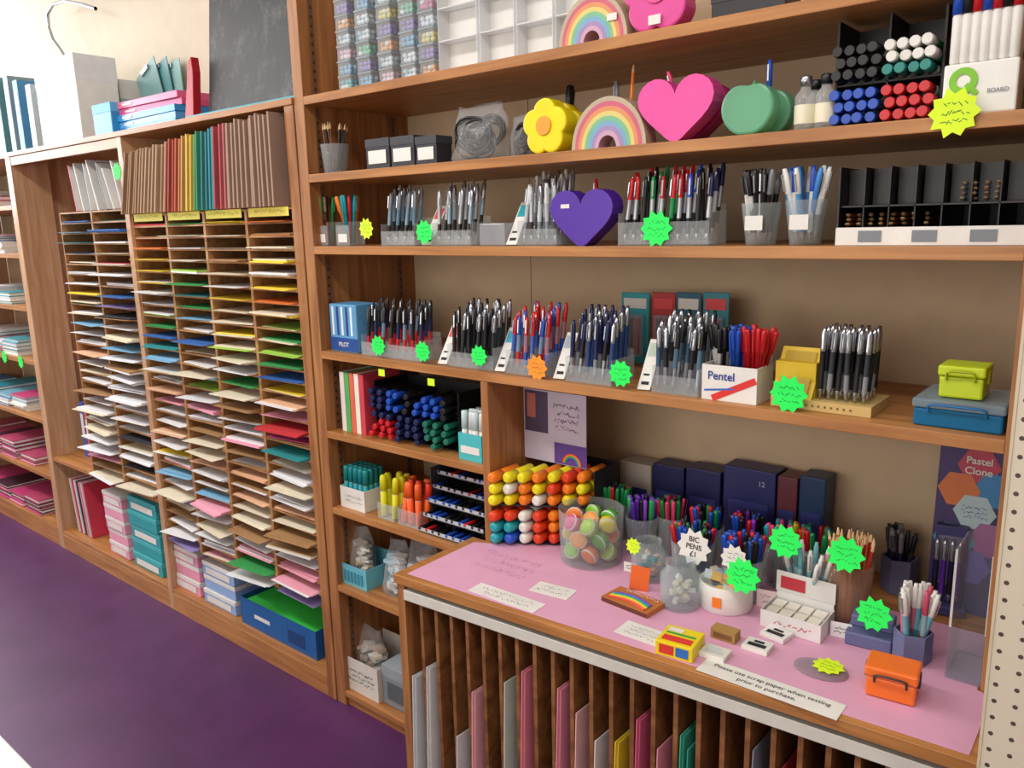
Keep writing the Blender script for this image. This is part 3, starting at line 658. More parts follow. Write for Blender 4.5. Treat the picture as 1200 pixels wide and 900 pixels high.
# ================================================================== SHELF F
o,x0,w=openbox(400,428,ZF,1.54,.09,.07,WHITE,'open white box of teal marker pens')
put('handwriting',scribble(w*.8,.03,2,INK,4,.0012,0),(w/2,-.001,.035),parent=o)
for r in range(4):
    for c in range(5):put('marker_pen',penmesh('marker',TEAL,M('#12888c',.4),None,.13),(x0+.012+c*(w-.022)/4.1,1.555+r*.02,ZF+.004),(math.radians(-3),0,0),label='teal marker standing in a white box',cat='marker',group='teal markers in white box')
for (a,c,m,l) in ((443,462,M('#dcd818',.4),'yellow'),(466,490,M('#f06020',.4),'orange')):
    o,x0,w=openbox(a,c,ZF,1.54,.09,.05,ACR,'clear acrylic pot of %s highlighters'%l,name='highlighter_pot')
    nc=2 if l=='yellow' else 3
    for r in range(3):
        for k in range(nc):put('highlighter',penmesh('fat',m,M('#d83a1c',.4) if (l=='orange' and r%2) else m,None,.13),(x0+.013+k*(w-.02)/(nc-.9),1.555+r*.026,ZF+.004),(math.radians(-5),math.radians(R.uniform(-8,8)),0),label='%s highlighter standing in a clear pot'%l,cat='highlighter',group='%s highlighters in clear pot'%l)
x0=XS(495,1.55,ZF);x1=min(XS(566,1.55,ZF)-.004,XDV-.005);w=x1-x0
b=MB()
for k in range(5):
    z=.004+k*.038
    b.box(0,w,k*.022,.2,z-.003,z,M('#40444c',.4)).box(0,w,k*.022,k*.022+.002,z,z+.010,M('#c0c4cc',.3))
b.box(-.003,0,0.06,.2,0,.18,M('#3a3e46')).box(w,w+.003,0.06,.2,0,.18,M('#3a3e46'))
o=put('tiered_pen_rack',b,(x0,1.535,ZF+.0006),label='grey tiered rack of small pens',cat='rack')
for k in range(5):
    for c in range(9):
        put('fineliner_pen',penset('cap',(BLACK,BLACK),(BLACK,BLUE),(BLACK,RED),(WHITE,BLACK))[R.randrange(4)],(x0+.008+c*(w-.016)/8,1.545+k*.022+.13,ZF+.0118+k*.038),(math.radians(90),0,R.uniform(-.05,.05)),label='fineliner lying in a tiered rack',cat='pen',group='fineliners in tiered rack')
# ================================================================== SHELF G
o,x0,w=openbox(402,430,ZG,1.54,.13,.07,M('#68b8cc',.45),'pale blue plastic basket on the shelf',name='plastic_basket')
b=MB()
for k in range(6):b.box(w*.08+k*w*.14,w*.16+k*w*.14,-.002,-.0002,.012,.05,M('#3a8aa4'))
put('basket_slots',b,parent=o)
bag(405,426,622,ZG+.005,1.56,.09,BAGM,'clear bag of small parts in a basket',8,content=[M('#e8e4d8'),M('#c8b898'),WHITE],nc=30)
bag(442,466,640,ZG,1.55,.12,BAGM,'clear bag of small white packaged goods',9,content=[WHITE,M('#c8dce8'),M('#a8c8dc')],nc=40,cs=.016)
bag(468,500,636,ZG,1.56,.12,BAGM,'clear bag of pale blue and white packs',19,content=[WHITE,M('#dce8f0'),M('#b8ccd8')],nc=44,cs=.018)
# SHELF H
o,x0,w=openbox(406,444,ZH,1.535,.16,.12,M('#dcd8d0',.6),'white cardboard tray with handwritten label',name='cardboard_tray')
put('handwriting',scribble(w*.8,.05,3,INK,6,.0018,0),(w/2,-.001,.06),parent=o)
bag(412,440,742,ZH+.004,1.56,.1,BAGM,'clear plastic bag standing in the tray',12,content=[M('#e0d4c0'),WHITE,M('#c0a890')],nc=40,cs=.017)
carton(450,500,790,ZH,1.55,.12,M('#8a949c',.5),'grey cardboard box with label on the bottom shelf',lid=M('#9aa4ac',.5),lab=M('#5a646c'))

# ================================================================== cubbies below pigeonholes
def stack(px0,px1,Z,n,h,m,label,group,y0=1.535,dep=.25,lm=WHITE):
    for k in range(n):
        carton(px0,px1,0,Z+k*(h+.0025),y0+R.uniform(0,.01),dep,m,label,lid=lm,lab=WHITE if k%2==0 else None,name='envelope_box',group=group,X=(XS(px0,y0,Z)+R.uniform(-.004,.004),XS(px1,y0,Z)),H=h)
stack(128,150,.1,5,.06,M('#e8a0bc',.5),'pink and white box of envelopes in a stack','envelope boxes below the pigeonholes')
stack(157,190,.1,5,.065,M('#309aa4',.5),'teal box of envelopes in a stack','envelope boxes below the pigeonholes',lm=M('#48b0b8',.5))
stack(200,234,.1,3,.062,M('#e498b4',.5),'pink box of envelopes in a stack','envelope boxes below the pigeonholes')
stack(240,276,.1,3,.058,M('#90b0e0',.5),'pale blue and white box of envelopes in a stack','envelope boxes below the pigeonholes')
for i in range(7):
    b=MB().box(0,.008,0,.21,0,.28,M(['#e8e0e0','#d05070','#f0f0f0','#40404a','#e890a8','#d8d8d8','#c83a50'][i],.4)).box(.0005,.0075,.209,.2105,.002,.278,WHITE)
    put('magazine',b,(XS(88,1.54,.1)+i*.026,1.56,.1018),(0,math.radians(-8),0),label='thin magazine leaning in the lower cubby',cat='magazine',group='magazines in the lower cubby')
o,x0,w=openbox(284,372,.1,1.53,.3,.11,M('#1a5ca0',.5),'blue open cardboard box holding bright green paper',name='cardboard_box')
put('printed_label',MB().box(-.05,.05,-.0012,-.0003,.02,.07,M('#123f78')),(w*.75,0,0),parent=o)
put('printed_label',MB().box(-.05,.05,-.0012,-.0003,.045,.06,WHITE),(w*.3,0,0),parent=o)
put('paper_ream',MB().box(.008,w-.008,.008,.28,.003,.085,M('#20b840',.6)).box(.012,w-.03,.012,.27,.085,.092,M('#40d850',.6)),(x0,1.53,.1015),(0,0,0),label='ream of bright green paper in a blue box',cat='paper')
zg=.4955
for i,(c,h,d) in enumerate((('#4060a8',.28,.15),('#d85060',.25,.15),('#58a0c0',.3,.14),('#e0c050',.22,.12),('#e8e4e0',.31,.15))):
    b=MB().box(0,.045,0,.24,0,h,M(c,.5)).box(.046,.047,.02,.22,.02,h-.02,WHITE).box(.008,.037,-.001,-.0002,h*.4,h*.8,WHITE)
    put('box_file',b,(-4.15+i*.052,1.62,zg+.0006),label='coloured box file standing beside pigeonholes',cat='box file',group='box files beside the pigeonholes',bevel=.001)
for i,(c,h) in enumerate((('#e87aa0',1.0),('#c8d8e4',1.08),('#e8b0c0',.95),('#6a90c0',1.1))):
    put('rolled_paper',MB().lathe([(.028,0),(.03,.002),(.03,h),(.026,h),(.026,h-.03)],M(c,.5),14,close=False).lathe([(.028,0),(.001,0)],M(c,.5),14,close=False),(-4.14+i*.07,1.905-.005*i,zg+.0008),label='tall roll of coloured wrapping paper',cat='paper roll',group='paper rolls beside the pigeonholes')
for i,(c,h,t) in enumerate((('#d86a90',.2,-10),('#d8d8da',.21,-14),('#a8b8c0',.2,-8),('#e0e0e0',.22,-18),('#707e88',.2,-14),('#c8ccd0',.18,-22),('#d8d0d4',.2,-16))):
    b=MB().box(0,.006,0,.2,0,h,M(c,.5)).box(.0065,.008,.002,.197,.003,h-.004,WHITE)
    put('document_wallet',b,(-3.74+i*.07,1.56,1.6925),(0,math.radians(t),0),label='slim document wallet leaning above the pigeonholes',cat='wallet',group='wallets above the pigeonholes')
star(137,201,1.512,NG,.07,lab=G)
for px,py in ((5,418),(24,424)):star(px,py,1.512,NG,.07,lab=G)

# ================================================================== on top of the left unit
TZ=LT+.0006
def topbox(px0,px1,pt,y0,dep,m,label,name='storage_box',**k):return carton(px0,px1,pt,TZ,y0,dep,m,label,name=name,**k)
x0=XS(246,1.60,TZ);x1=XS(353,1.60,TZ);w=x1-x0
bb=bpy.data.materials.new('chalky_slate');bb.use_nodes=True;nt=bb.node_tree
tcn=nt.nodes.new('ShaderNodeTexCoord');nn=nt.nodes.new('ShaderNodeTexNoise');nn.inputs['Scale'].default_value=9;nn.inputs['Detail'].default_value=12;nn.inputs['Roughness'].default_value=.8
rr=nt.nodes.new('ShaderNodeValToRGB');rr.color_ramp.elements[0].position=.5;rr.color_ramp.elements[0].color=lin('#26282a');rr.color_ramp.elements[1].position=.85;rr.color_ramp.elements[1].color=lin('#7a7d80')
nt.links.new(tcn.outputs['Object'],nn.inputs['Vector']);nt.links.new(nn.outputs['Fac'],rr.inputs['Fac']);nt.links.new(rr.outputs['Color'],nt.nodes['Principled BSDF'].inputs['Base Color'])
o=put('blackboard',MB().box(-w/2,w/2,0,.012,0,.62,bb),((x0+x1)/2,1.60,TZ),(math.radians(-6),0,0),label='chalk-dusted blackboard leaning on top of the shelving',cat='blackboard',bevel=.002)
put('frame_edge',MB().box(-w/2-.004,-w/2-.0003,0,.013,0,.62,M('#4a4c4e')),parent=o)
put('frame_edge',MB().box(w/2+.0003,w/2+.004,0,.013,0,.62,M('#4a4c4e')),parent=o)
for k,(c,l) in enumerate((('#3a94e0','bright blue'),('#58a8e8','blue'),('#3a94e0','bright blue'),('#e05a92','pink'),('#e8709c','pink'))):
    x0=XS(136,1.58,TZ);x1=XS(206,1.58,TZ)
    b=MB().box(0,x1-x0,0,.2,0,.024,M(c,.3)).box(.06,.14,-.002,-.0003,.008,.016,WHITE)
    put('tissue_paper_pack',b,(x0+R.uniform(-.01,.01),1.58+R.uniform(0,.015),TZ+k*.0248),(0,0,R.uniform(-.03,.03)),label='%s pack of tissue paper in a pile'%l,cat='paper pack',group='packs on top of the shelving',bevel=.005)
o,x,w_,h_=topbox(112,133,122,1.56,.1,M('#2f90c8',.4),'small blue plastic box on the shelving',lid=M('#58b0e0'))
for px,pt,c in ((4,92,'#5a8a90'),(16,90,'#8aa0a8'),(26,95,'#4a8ab8'),(40,100,'#b8c4c8')):
    x=XS(px,1.62,TZ);h=ZS(pt,x,1.62)-TZ
    o=put('ring_binder',MB().box(0,.004,0,.27,0,h,M(c,.5)).box(.051,.055,0,.27,0,h,M(c,.5)).box(.004,.051,0,.004,0,h,M(c,.5)).box(.008,.047,.01,.26,.002,h-.012,WHITE),(x,1.62,TZ),label='blue-grey ring binder standing on the shelving',cat='binder',group='binders on top of the shelving')
    put('spine_label',MB().box(.012,.043,-.001,-.0002,h*.45,h*.85,WHITE),parent=o)
o,x,w_,h_=topbox(52,98,70,1.62,.18,WHITE,'white cardboard storage carton on the shelving',lid=M('#dfe3e6'))
topbox(100,122,98,1.82,.1,M('#c8d8dc',.4),'pale grey box file on the shelving',lid=WHITE)
topbox(126,148,96,1.82,.1,M('#a8c0c4'),'pale grey box file on the shelving',lid=WHITE)
for i in range(3):
    topbox(168+20*i,184+20*i,118,1.80,.075,M('#8ab0b8',.5),'pale teal box file on the shelving',lid=WHITE,H=.108)
for i,a in enumerate((-24,-17,-10)):
    b=MB().box(0,.19,0,.004,0,.24,M(['#7aa8ac','#5f9aa0','#8ab8b8'][i],.4)).box(.06,.13,-.008,-.0003,.215,.235,METAL)
    put('clipboard',b,(XS(178,1.89,TZ)+.05*i,1.885+.012*i,TZ+.085),(math.radians(-4),math.radians(a),0),label='teal clipboard leaning against the wall',cat='clipboard',group='teal clipboards')
o=put('display_easel',MB().prism([(0,0),(.06,0),(.085,.16),(.08,.21),(.06,.2)],0,.03,M('#b01c2c',.4)),(XS(216,1.57,TZ),1.572,TZ+.0006),label='red angular plastic stand on the shelving',cat='stand',bevel=.002)
o=put('ruler',MB().box(0,.62,0,.04,0,.006,M('#38a8bc',.4)),(XS(218,1.52,TZ),1.522,TZ),label='long teal plastic ruler lying on the shelving top',cat='ruler')
b=MB()
for k in range(60):b.box(.01+k*.01,.0106+k*.01,.0,.018 if k%5==0 else .01,.006,.0063,INK)
put('graduations',b,parent=o)
pth=[]
for (px,py) in ((82,120),(82,90),(80,74),(72,60),(62,46),(57,32),(56,16),(62,5),(76,1),(96,5),(112,10)):
    x,z=PV(px,py,1.86);pth.append((x,1.86,z))
bx=pth[0][0]
put('metal_rail',MB().tube([(bx,1.86,TZ+.006)]+pth,.009,METAL,8).tube([(bx-.1,1.86,TZ+.009),(bx+.1,1.86,TZ+.009)],.008,METAL,8),label='curved chrome rail standing on the shelving top',cat='metal rail')

# ================================================================== COUNTER
def CF(X):return 1.222+(X+1.40)*.0585
U4=empty('display_counter',(-1.405,1.222,0),'low pine counter with vertical card slots underneath','counter')
def cpart(name,b,bev=0):return put(name,b,(1.405,-1.222,0),parent=U4,bevel=bev)
xl,xr=-1.405,-.150
def slab(z0,z1,poly,m):
    n=len(poly);b=MB();vs=[(x,y,z0) for x,y in poly]+[(x,y,z1) for x,y in poly]
    fs=[tuple(reversed(range(n))),tuple(range(n,2*n))]+[(i,(i+1)%n,(i+1)%n+n,i+n) for i in range(n)]
    return b.add(vs,fs,m)
top=[(xl,CF(xl)),(xr,CF(xr)),(xr,FY-.001),(XR-.002,FY-.001),(XR-.002,BY-.002),(XDV+.026,BY-.002),(XDV+.026,FY-.001),(xl,FY-.001)]
cpart('counter_top',slab(ZT-.024,ZT,top,WX),.0015)
cpart('side_panel',slab(0,ZT-.025,[(xl+.004,CF(xl)+.008),(xl+.028,CF(xl)+.009),(xl+.028,FY-.002),(xl+.004,FY-.002)],WV))
cpart('side_panel',slab(0,ZT-.025,[(xr-.03,CF(xr)+.008),(xr-.006,CF(xr)+.009),(xr-.006,FY-.002),(xr-.03,FY-.002)],WV))
cpart('white_rail',slab(ZT-.062,ZT-.036,[(xl+.03,CF(xl)+.004),(xr-.032,CF(xr)+.004),(xr-.032,CF(xr)+.02),(xl+.03,CF(xl)+.02)],M('#d0cec8',.4)),.001)
cpart('bottom_board',slab(.06,.08,[(xl+.029,CF(xl)+.02),(xr-.032,CF(xr)+.02),(xr-.032,BY-.01),(XDV+.03,BY-.01),(XDV+.03,FY),(xl+.029,FY)],WX))
cpart('back_board',slab(.08,ZT-.025,[(XDV+.03,1.75),(XR-.03,1.75),(XR-.03,1.755),(XDV+.03,1.755)],WD))
ND=25;dx=(xr-.032-(xl+.029))/ND
for i in range(1,ND):
    X=xl+.029+dx*i;ye=1.745 if X>XDV+.03 else FY-.003
    cpart('slot_divider',slab(.081,ZT-.065,[(X-.005,CF(X)+.012),(X+.005,CF(X)+.012),(X+.005,ye),(X-.005,ye)],WD))
cpart('front_rail',slab(.0,.059,[(xl+.03,CF(xl)+.02),(xr-.032,CF(xr)+.02),(xr-.032,CF(xr)+.04),(xl+.03,CF(xl)+.04)],WX))
cards=[(475,788,'#dfe6ee',2),(500,782,'#e6eaee',2),(538,862,'#e0e4ea',1),(556,812,'#f0b0c0',2),(590,800,'#d0dcd8',1),(606,786,'#ee90a8',2),(664,812,'#ee98b4',2),(680,838,'#f0c0c8',1),(697,868,'#e8e4ea',1),(727,872,'#f0d438',2),(760,850,'#e06894',2),(775,880,'#f0a0b8',1),(795,862,'#40b098',2),(808,880,'#30a08c',1),(880,880,'#8890a8',1),(905,905,'#c83848',1)]
slots={}
for i,(px,pt,c,n) in enumerate(cards):
    X=XS(px,1.25,.5)
    for _ in range(3):X=XS(px,CF(X)+.01,ZS(pt,X,CF(X)))
    s=int((X-(xl+.029))/dx);s=max(0,min(ND-1,s));k=slots.get(s,0);slots[s]=k+1
    xc=xl+.029+dx*s+.010+k*.016
    h=ZS(pt,X,CF(X)+.01)-.0815
    for j in range(n):
        b=MB().box(0,.0018,0,.28-.01*j,0,h-.006*j,M(c,.7)).box(.0019,.0022,.001,.275-.01*j,.002,h-.003-.006*j,M(c,.7))
        put('card_sheet',b,(xc+j*.0026,CF(xc)-.010+.008*j,.0815),(math.radians(-2.5),0,0),label='large sheet of coloured card standing in a slot',cat='card',group='card sheets in counter slots')
pk=M('#d8a0be',.7,var=.03)
T1=ZT+.0003
pp=[(xl+.03,CF(xl)+.02),(-.165,CF(-.17)+.016),(-.165,FY-.01),(-.19,FY),(-.19,1.74),(XDV+.05,1.74),(XDV+.05,FY+.0),(xl+.03,FY-.03)]
put('pink_paper_sheet',slab(T1,T1+.001,pp,pk),label='pink paper sheet covering the counter top',cat='paper')
T=T1+.0013
def flat(name,cx,cy,w,d,m,label,rz=0,h=.0006,cat='paper',lines=0,group=None,txt=None,ts=.01):
    X,Y=PL(cx,cy,T)
    o=put(name,MB().box(-w/2,w/2,-d/2,d/2,0,h,m),(X,Y,T),(0,0,rz),label=label,cat=cat,group=group)
    if lines:
        s=scribble(w*.8,d*.7,lines,INK,int(cx),.0009,0);s.v=[Vector((v.x,v.z,h+.0003)) for v in s.v]
        put('handwriting',s,parent=o)
    if txt:
        for i,t in enumerate(txt):text(t,ts,INK,(0,ts*1.25*(len(txt)/2-.5-i),h+.0003),o,rot=(0,0,0),bold=.008)
    return o
flat('paper_note',593,700,.19,.05,WHITE,'long white paper strip notice lying on pink paper',rz=.02,lines=2)
flat('paper_note',648,692,.10,.055,WHITE,'small white handwritten note on pink paper',rz=.12,lines=2)
flat('paper_note',752,742,.10,.06,WHITE,'small white handwritten note on pink paper',rz=0,lines=3)
flat('paper_notice',900,805,.26,.054,WHITE,'white printed notice asking to use scrap paper',rz=.0,txt=['Please use scrap paper when testing','prior to purchase.'],ts=.0150)
sc=scribble(.2,.12,3,M('#b078a0'),33,.0012,0);sc.v=[Vector((v.x,v.z,0)) for v in sc.v]
X,Y=PL(590,660,T);put('doodle',sc,(X,Y,T),label='faint pen doodles on the pink paper',cat='drawing')
# highlighter rack: staggered open rack, right end set further back ----------
DK=M('#24242c',.5);hp=.0315;hx0=XDV+.024+.022;sty=.022;hy0=1.500
def ystart(i):return hy0+sty*i
NC=7
xa_=hx0-.019;xb_=hx0+hp*(NC-1)+.019
polyb=[(xa_,ystart(0)+.01),(xb_,ystart(NC-1)+.01),(xb_,1.775),(xa_,1.775)]
def rel(b):return b
rb=MB()
for z in (0,.106):
    s=slab(z,z+.004,polyb,DK);rb.add(s.v,s.f,DK)
s=slab(.004,.2,[(xa_,1.772),(xb_,1.772),(xb_,1.775),(xa_,1.775)],DK);rb.add(s.v,s.f,DK)
s=slab(.004,.2,[(xb_,ystart(NC-1)+.03),(xb_+.003,ystart(NC-1)+.03),(xb_+.003,1.775),(xb_,1.775)],DK);rb.add(s.v,s.f,DK)
xm=hx0+hp*3.5
o=put('highlighter_rack',rb,(0,0,T),label='dark open counter rack of colourful highlighters with header card',cat='rack')
hc={'y':M('#ecdf1c',.4),'w':M('#e8e8e0',.4),'o':M('#f08018',.4),'r':M('#e0401c',.4),'t':M('#1ca0ac',.4),'b':M('#2058cc',.4),'g':M('#40b848',.4)}
for z,rows in ((.0045,('tbwr rbt','ttwr oro','rrwr orb')),(.1105,('yyow oyo','ywoy roy','oyyo yro'))):
    for r,sr in enumerate(rows):
        sr=sr.replace(' ','')
        for c,ch in enumerate(sr):
            put('highlighter',penmesh('chunky',hc[ch],hc[ch],None,.11),(hx0+hp*c,ystart(c)+.11-.006+R.uniform(-.003,.003),T+z+.0152+r*.031),(math.pi/2,0,0),label='fat highlighter lying in a counter rack with cap outwards',cat='highlighter',group='highlighters in the counter rack')
hY=1.66;hX0=XDV+.028;hX1=XS(687,hY,1.05)
hz1=ZS(459,(hX0+hX1)/2,hY)-T;hz0=.203
hw=hX1-hX0;hh=hz1-hz0
LILM=M('#c0b8cc',.5)
put('header_card',MB().box(hX0,hX1,hY,hY+.002,hz0,hz1,LILM),parent=o)
put('printed_picture',MB().box(hX0+hw*.02,hX0+hw*.4,hY-.001,hY-.0003,hz0+hh*.4,hz1-.004,M('#4a3c58')).box(hX0+hw*.06,hX0+hw*.2,hY-.0016,hY-.0011,hz0+hh*.6,hz1-.012,M('#b86a60')),parent=o)
put('printed_band',MB().box(hX0+hw*.5,hX1,hY-.001,hY-.0003,hz0+.002,hz0+hh*.3,M('#5a3a90')),parent=o)
put('printed_lines',scribble(hw*.42,hh*.4,4,INK,22,.0014,0),(hX0+hw*.7,hY-.0012,hz0+hh*.66),parent=o)
for j,cc in enumerate(('#e84a3a','#f0a030','#50b050','#3a80d0')):
    put('printed_arc',MB().tube([(hX0+hw*.78+(.03-.0035*j)*math.cos(a*.3),hY-.002,hz0+.004+(.03-.0035*j)*math.sin(a*.3)) for a in range(11)],.0017,M(cc)),parent=o)
# tub of sharpeners --------------------------------------------------------
X,Y=PL(693,654,T)
cup(X,Y,T,.078,.082,.135,CLR('#e8eef0',.07),'large clear round tub of novelty sharpeners','clear_tub','tub',32)
k=0
for lay in range(3):
    for i in range(7):
        if i==6:r=0;a=0
        else:a=i*1.047+lay*.5;r=.051
        m=[M('#a8d424',.4),ORG,M('#58b838',.4),YEL,M('#e84888',.4),M('#88d038',.4),M('#f0a048',.4)][(k*3+lay)%7];k+=1
        q=Vector((R.uniform(-.6,.6),-1,R.uniform(-.5,.8))).to_track_quat('Z','Y').to_euler()
        put('novelty_sharpener',MB().lathe([(.008,-.012),(.021,-.011),(.0225,.006),(.020,.009),(.012,.012)],[m,m,WHITE,m],16),(X+r*math.cos(a),Y+r*math.sin(a),T+.030+lay*.036),q,label='round bright plastic sharpener in a clear tub',cat='sharpener',group='round sharpeners in the clear tub')
# pen cups on the counter
def ccup(px,Y,r,h,n,meshes,label,penlabel,pname='felt_tip_pen',m=None,spread=1):
    X=XS(px,Y,T+.05);cup(X,Y,T,r*.85,r,h,m,label);fill(X,Y,T,r,h,n,meshes,pname,penlabel,'pens in cups on the counter',spread=spread);return X,Y
cp=lambda *c:penset('cap',*[(x,) if not isinstance(x,tuple) else x for x in c])
DG=M('#108040',.35)
ccup(722,1.735,.036,.1,16,cp((BLACK,GREEN),DG,RED,NAVY),'clear pot of dark pens','dark pen in a clear pot')
ccup(752,1.69,.042,.1,24,cp(PURP,M('#8a4ac8'),PURP,BLACK,M('#28a850')),'clear pot of purple felt pens','purple felt pen in a clear pot')
ccup(787,1.735,.038,.1,20,cp(RED,BLACK,DG,M('#d83a70')),'clear pot of assorted pens','stick pen in a clear pot','stick_pen')
ccup(829,1.725,.04,.1,20,cp(RED,GREEN,BLACK,BLUE),'clear pot of assorted pens','stick pen in a clear pot','stick_pen')
ccup(873,1.735,.038,.1,18,cp(RED,BLUE,BLACK,M('#8a2ac0')),'clear pot of assorted pens','stick pen in a clear pot','stick_pen')
ccup(914,1.725,.04,.105,20,cp(M('#e03a60'),ORG,TEAL,YEL,M('#d83a90')),'clear pot of bright felt pens','bright felt pen in a clear pot')
ccup(955,1.735,.04,.105,20,cp(GREEN,TEAL,RED,M('#5a8a30')),'clear pot of green and red felt pens','bright felt pen in a clear pot')
ccup(811,1.60,.05,.11,36,cp(BLACK,DG,RED,BLUE,BLACK,DG),'clear pot of assorted ballpoint pens','stick pen in a clear pot','stick_pen')
ccup(870,1.605,.048,.1,34,cp(BLUE,(M('#4a90e0'),BLUE),RED,BLACK,(WHITE,BLUE)),'clear pot of blue ballpoint pens','stick pen in a clear pot','stick_pen')
ccup(948,1.63,.04,.06,15,penset('ball',(M('#98d0d8',.35),WHITE,TEAL),(M('#b8dce4'),M('#70b8c4'))),'small clear pot of pale blue pens','pale blue pen in a clear pot','ballpoint_pen',spread=1.1)
X=XS(992,1.645,T+.05);cup(X,1.645,T,.044,.05,.13,CLR('#d8b8a0',.18),'tall clear pot of colourful pencils')
fill(X,1.645,T,.05,.13,44,[penmesh('pencil',a,b_,c_,.185) for a,b_,c_ in ((RED,YEL,BLACK),(M('#d8a850'),WHITE,BLACK),(ORG,RED,BLACK),(M('#b82830'),BLACK,BLACK),(M('#e8c8a0'),RED,BLACK),(M('#c0382c'),WHITE,WHITE))],'pencil','colourful pencil in a clear pot','pencils in the counter pot')
def hexpot(px,py,r,h,n,meshes,label,z0=0):
    X,Y=PL(px,py,T+z0);g=M('#6c7298',.45)
    b=MB().lathe([(r,0),(r*1.02,h),(r*.93,h),(r*.9,.006),(.001,.006)],g,6,smooth=False,close=False).lathe([(r,0),(.001,0)],g,6,smooth=False,close=False)
    o=put('hexagonal_pen_pot',b,(X,Y,T+z0),(0,0,.3),label=label,cat='pen pot')
    fill(X,Y,T+z0,r*.85,h,n,meshes,'ballpoint_pen','pen standing in a hexagonal grey pot','pens in hexagonal pots');return X,Y
hexpot(1052,690,.038,.08,22,penset('ball',(BLACK,BLACK),(NAVY,GREY),(M('#3a3a4a'),BLACK)),'hexagonal grey pot of black pens')
hexpot(1068,772,.034,.06,18,penset('ball',(M('#70b8cc',.35),WHITE,TEAL),(M('#d87890',.35),WHITE,M('#c04060')),(M('#98b8c4'),M('#c04868'),GREY)),'hexagonal grey pot of pastel pens')
X,Y=PL(1030,768,T);gm=M('#646a94',.45)
o=put('pen_riser_block',slab(0,.028,[(-.055,0),(.03,.0),(.03,.075),(-.055,.075)],gm),(X-.012,Y+.01,T),(0,0,.1),label='stepped grey-violet plastic block for displaying pens',cat='display block',bevel=.003)
put('step',slab(.0283,.052,[(-.05,.03),(.028,.03),(.028,.073),(-.05,.073)],gm),parent=o,bevel=.003)
X,Y=PL(1108,715,T)
o=put('pen_display_stand',MB().box(-.035,.035,-.03,.05,0,.02,M('#3a3a68',.4)).box(-.03,.03,.0,.02,.02,.19,M('#44447c',.4)).box(-.025,.025,-.004,-.0003,.06,.17,CLR('#d0d0e8',.2)),(X,Y,T),(0,0,.2),label='violet-blue pen display stand on the counter',cat='display stand',bevel=.002)
for i in range(4):put('ballpoint_pen',penset('ball',(NAVY,METAL,BLACK),(PURP,METAL))[i%2],(X-.024+.014*i,Y-.014+.003*i,T+.0215),(math.radians(-2),0,0),label='pen standing on the violet display stand',cat='pen',group='pens on the violet stand')
X,Y=PL(1128,800,T)
AC2=CLR('#e8eef2',.035)
b=MB().box(-.03,.03,0,.11,0,.004,AC2).box(-.03,.03,.0,.003,.004,.10,AC2).box(-.03,-.027,.003,.11,.004,.25,AC2).box(.027,.03,.003,.11,.004,.25,AC2).box(-.027,.027,.107,.11,.004,.27,AC2)
for (ax,ay,z0,z1) in ((-.03,0,.1,.25),(.027,0,.1,.25)):b.box(ax-.0005,ax+.0035,ay+.002,ay+.005,z0,z1,CLR('#ffffff',.45))
put('acrylic_display_holder',b,(X,Y,T),label='tall clear acrylic display holder beside the pegboard',cat='display holder')
# advert card
x0=XS(1092,1.80,1.0);x1=XR-.006;w=x1-x0;h=ZS(526,(x0+x1)/2,1.8)-T
o=put('advert_card',MB().box(0,w,0,.003,0,h,M('#40306c',.5)),(x0,1.82,T),(math.radians(-4),0,0),label='colourful hexagon patterned advert card standing behind pens',cat='advert')
def hx(cx,cz,r,m,y):
    return MB().add([(cx+r*math.cos(math.pi/3*i),y,cz+r*math.sin(math.pi/3*i)) for i in range(6)],[(0,1,2,3,4,5)],m)
hr=w*.27
for k,(cx,cz,c) in enumerate(((.5,.87,'#c04058'),(.82,.74,'#3a88c4'),(.2,.72,'#d87840'),(.5,.6,'#b8d4dc'),(.8,.45,'#a04890'),(.25,.42,'#4a9ab0'),(.5,.28,'#6a58b0'))):
    put('printed_hexagon',hx(w*max(.28,min(.72,cx)),h*cz,hr,M(c,.5),-.001-.0001*k),parent=o)
text('Pastel',w*.14,WHITE,(w*.5,-.0025,h*.9),o);text('Clone',w*.14,WHITE,(w*.5,-.0025,h*.84),o)
put('printed_lines',scribble(w*.35,h*.08,3,PURP,5,.0012,0),(w*.5,-.0025,h*.6),parent=o)
# pencil boxes behind
for a,c,t,m,tx in ((726,762,543,M('#b8b0a8',.4),None),(764,800,546,M('#1c2258',.4),None),(802,842,551,M('#222660',.4),None),(845,905,550,M('#262c6c',.4),'12'),(907,930,560,M('#6a3040',.4),None),(932,962,560,M('#1c3c68',.4),None)):
    o,x,w_,h_=carton(a,c,t,T,1.84,.07,m,'boxed set of pencils standing behind the pen pots',name='pencil_box',lid=None,lab=M('#3c4290',.4),group='pencil boxes behind the pots')
    if tx:text(tx,.018,M('#b0b4d8'),(w_*.25,-.003,h_*.85),o)
def jar(px,py,r,h,fillm,label,lidm=None):
    X,Y=PL(px,py,T);g=CLR('#e4eef0',.12)
    b=MB().lathe([(r*.9,0),(r,.004),(r,h*.72),(r*.72,h*.85),(r*.75,h),(r*.68,h),(r*.65,h*.86),(r*.92,h*.7),(r*.92,.006),(.001,.006)],g,20,close=False).lathe([(r*.9,0),(.001,0)],g,20,close=False)
    o=put('glass_jar',b,(X,Y,T),label=label,cat='jar')
    if fillm:
        q=MB()
        for i in range(16):
            a=i*2.4;q.box(-.008,.008,-.005,.005,-.005,.005,fillm[i%len(fillm)],Matrix.Translation((r*.55*math.cos(a)*(1+i%3)/3,r*.55*math.sin(a)*(1+i%3)/3,.014+i*.0028))@Matrix.Rotation(a,4,'Z')@Matrix.Rotation(a*.3,4,'X'))
        put('small_erasers',q,parent=o)
    return o
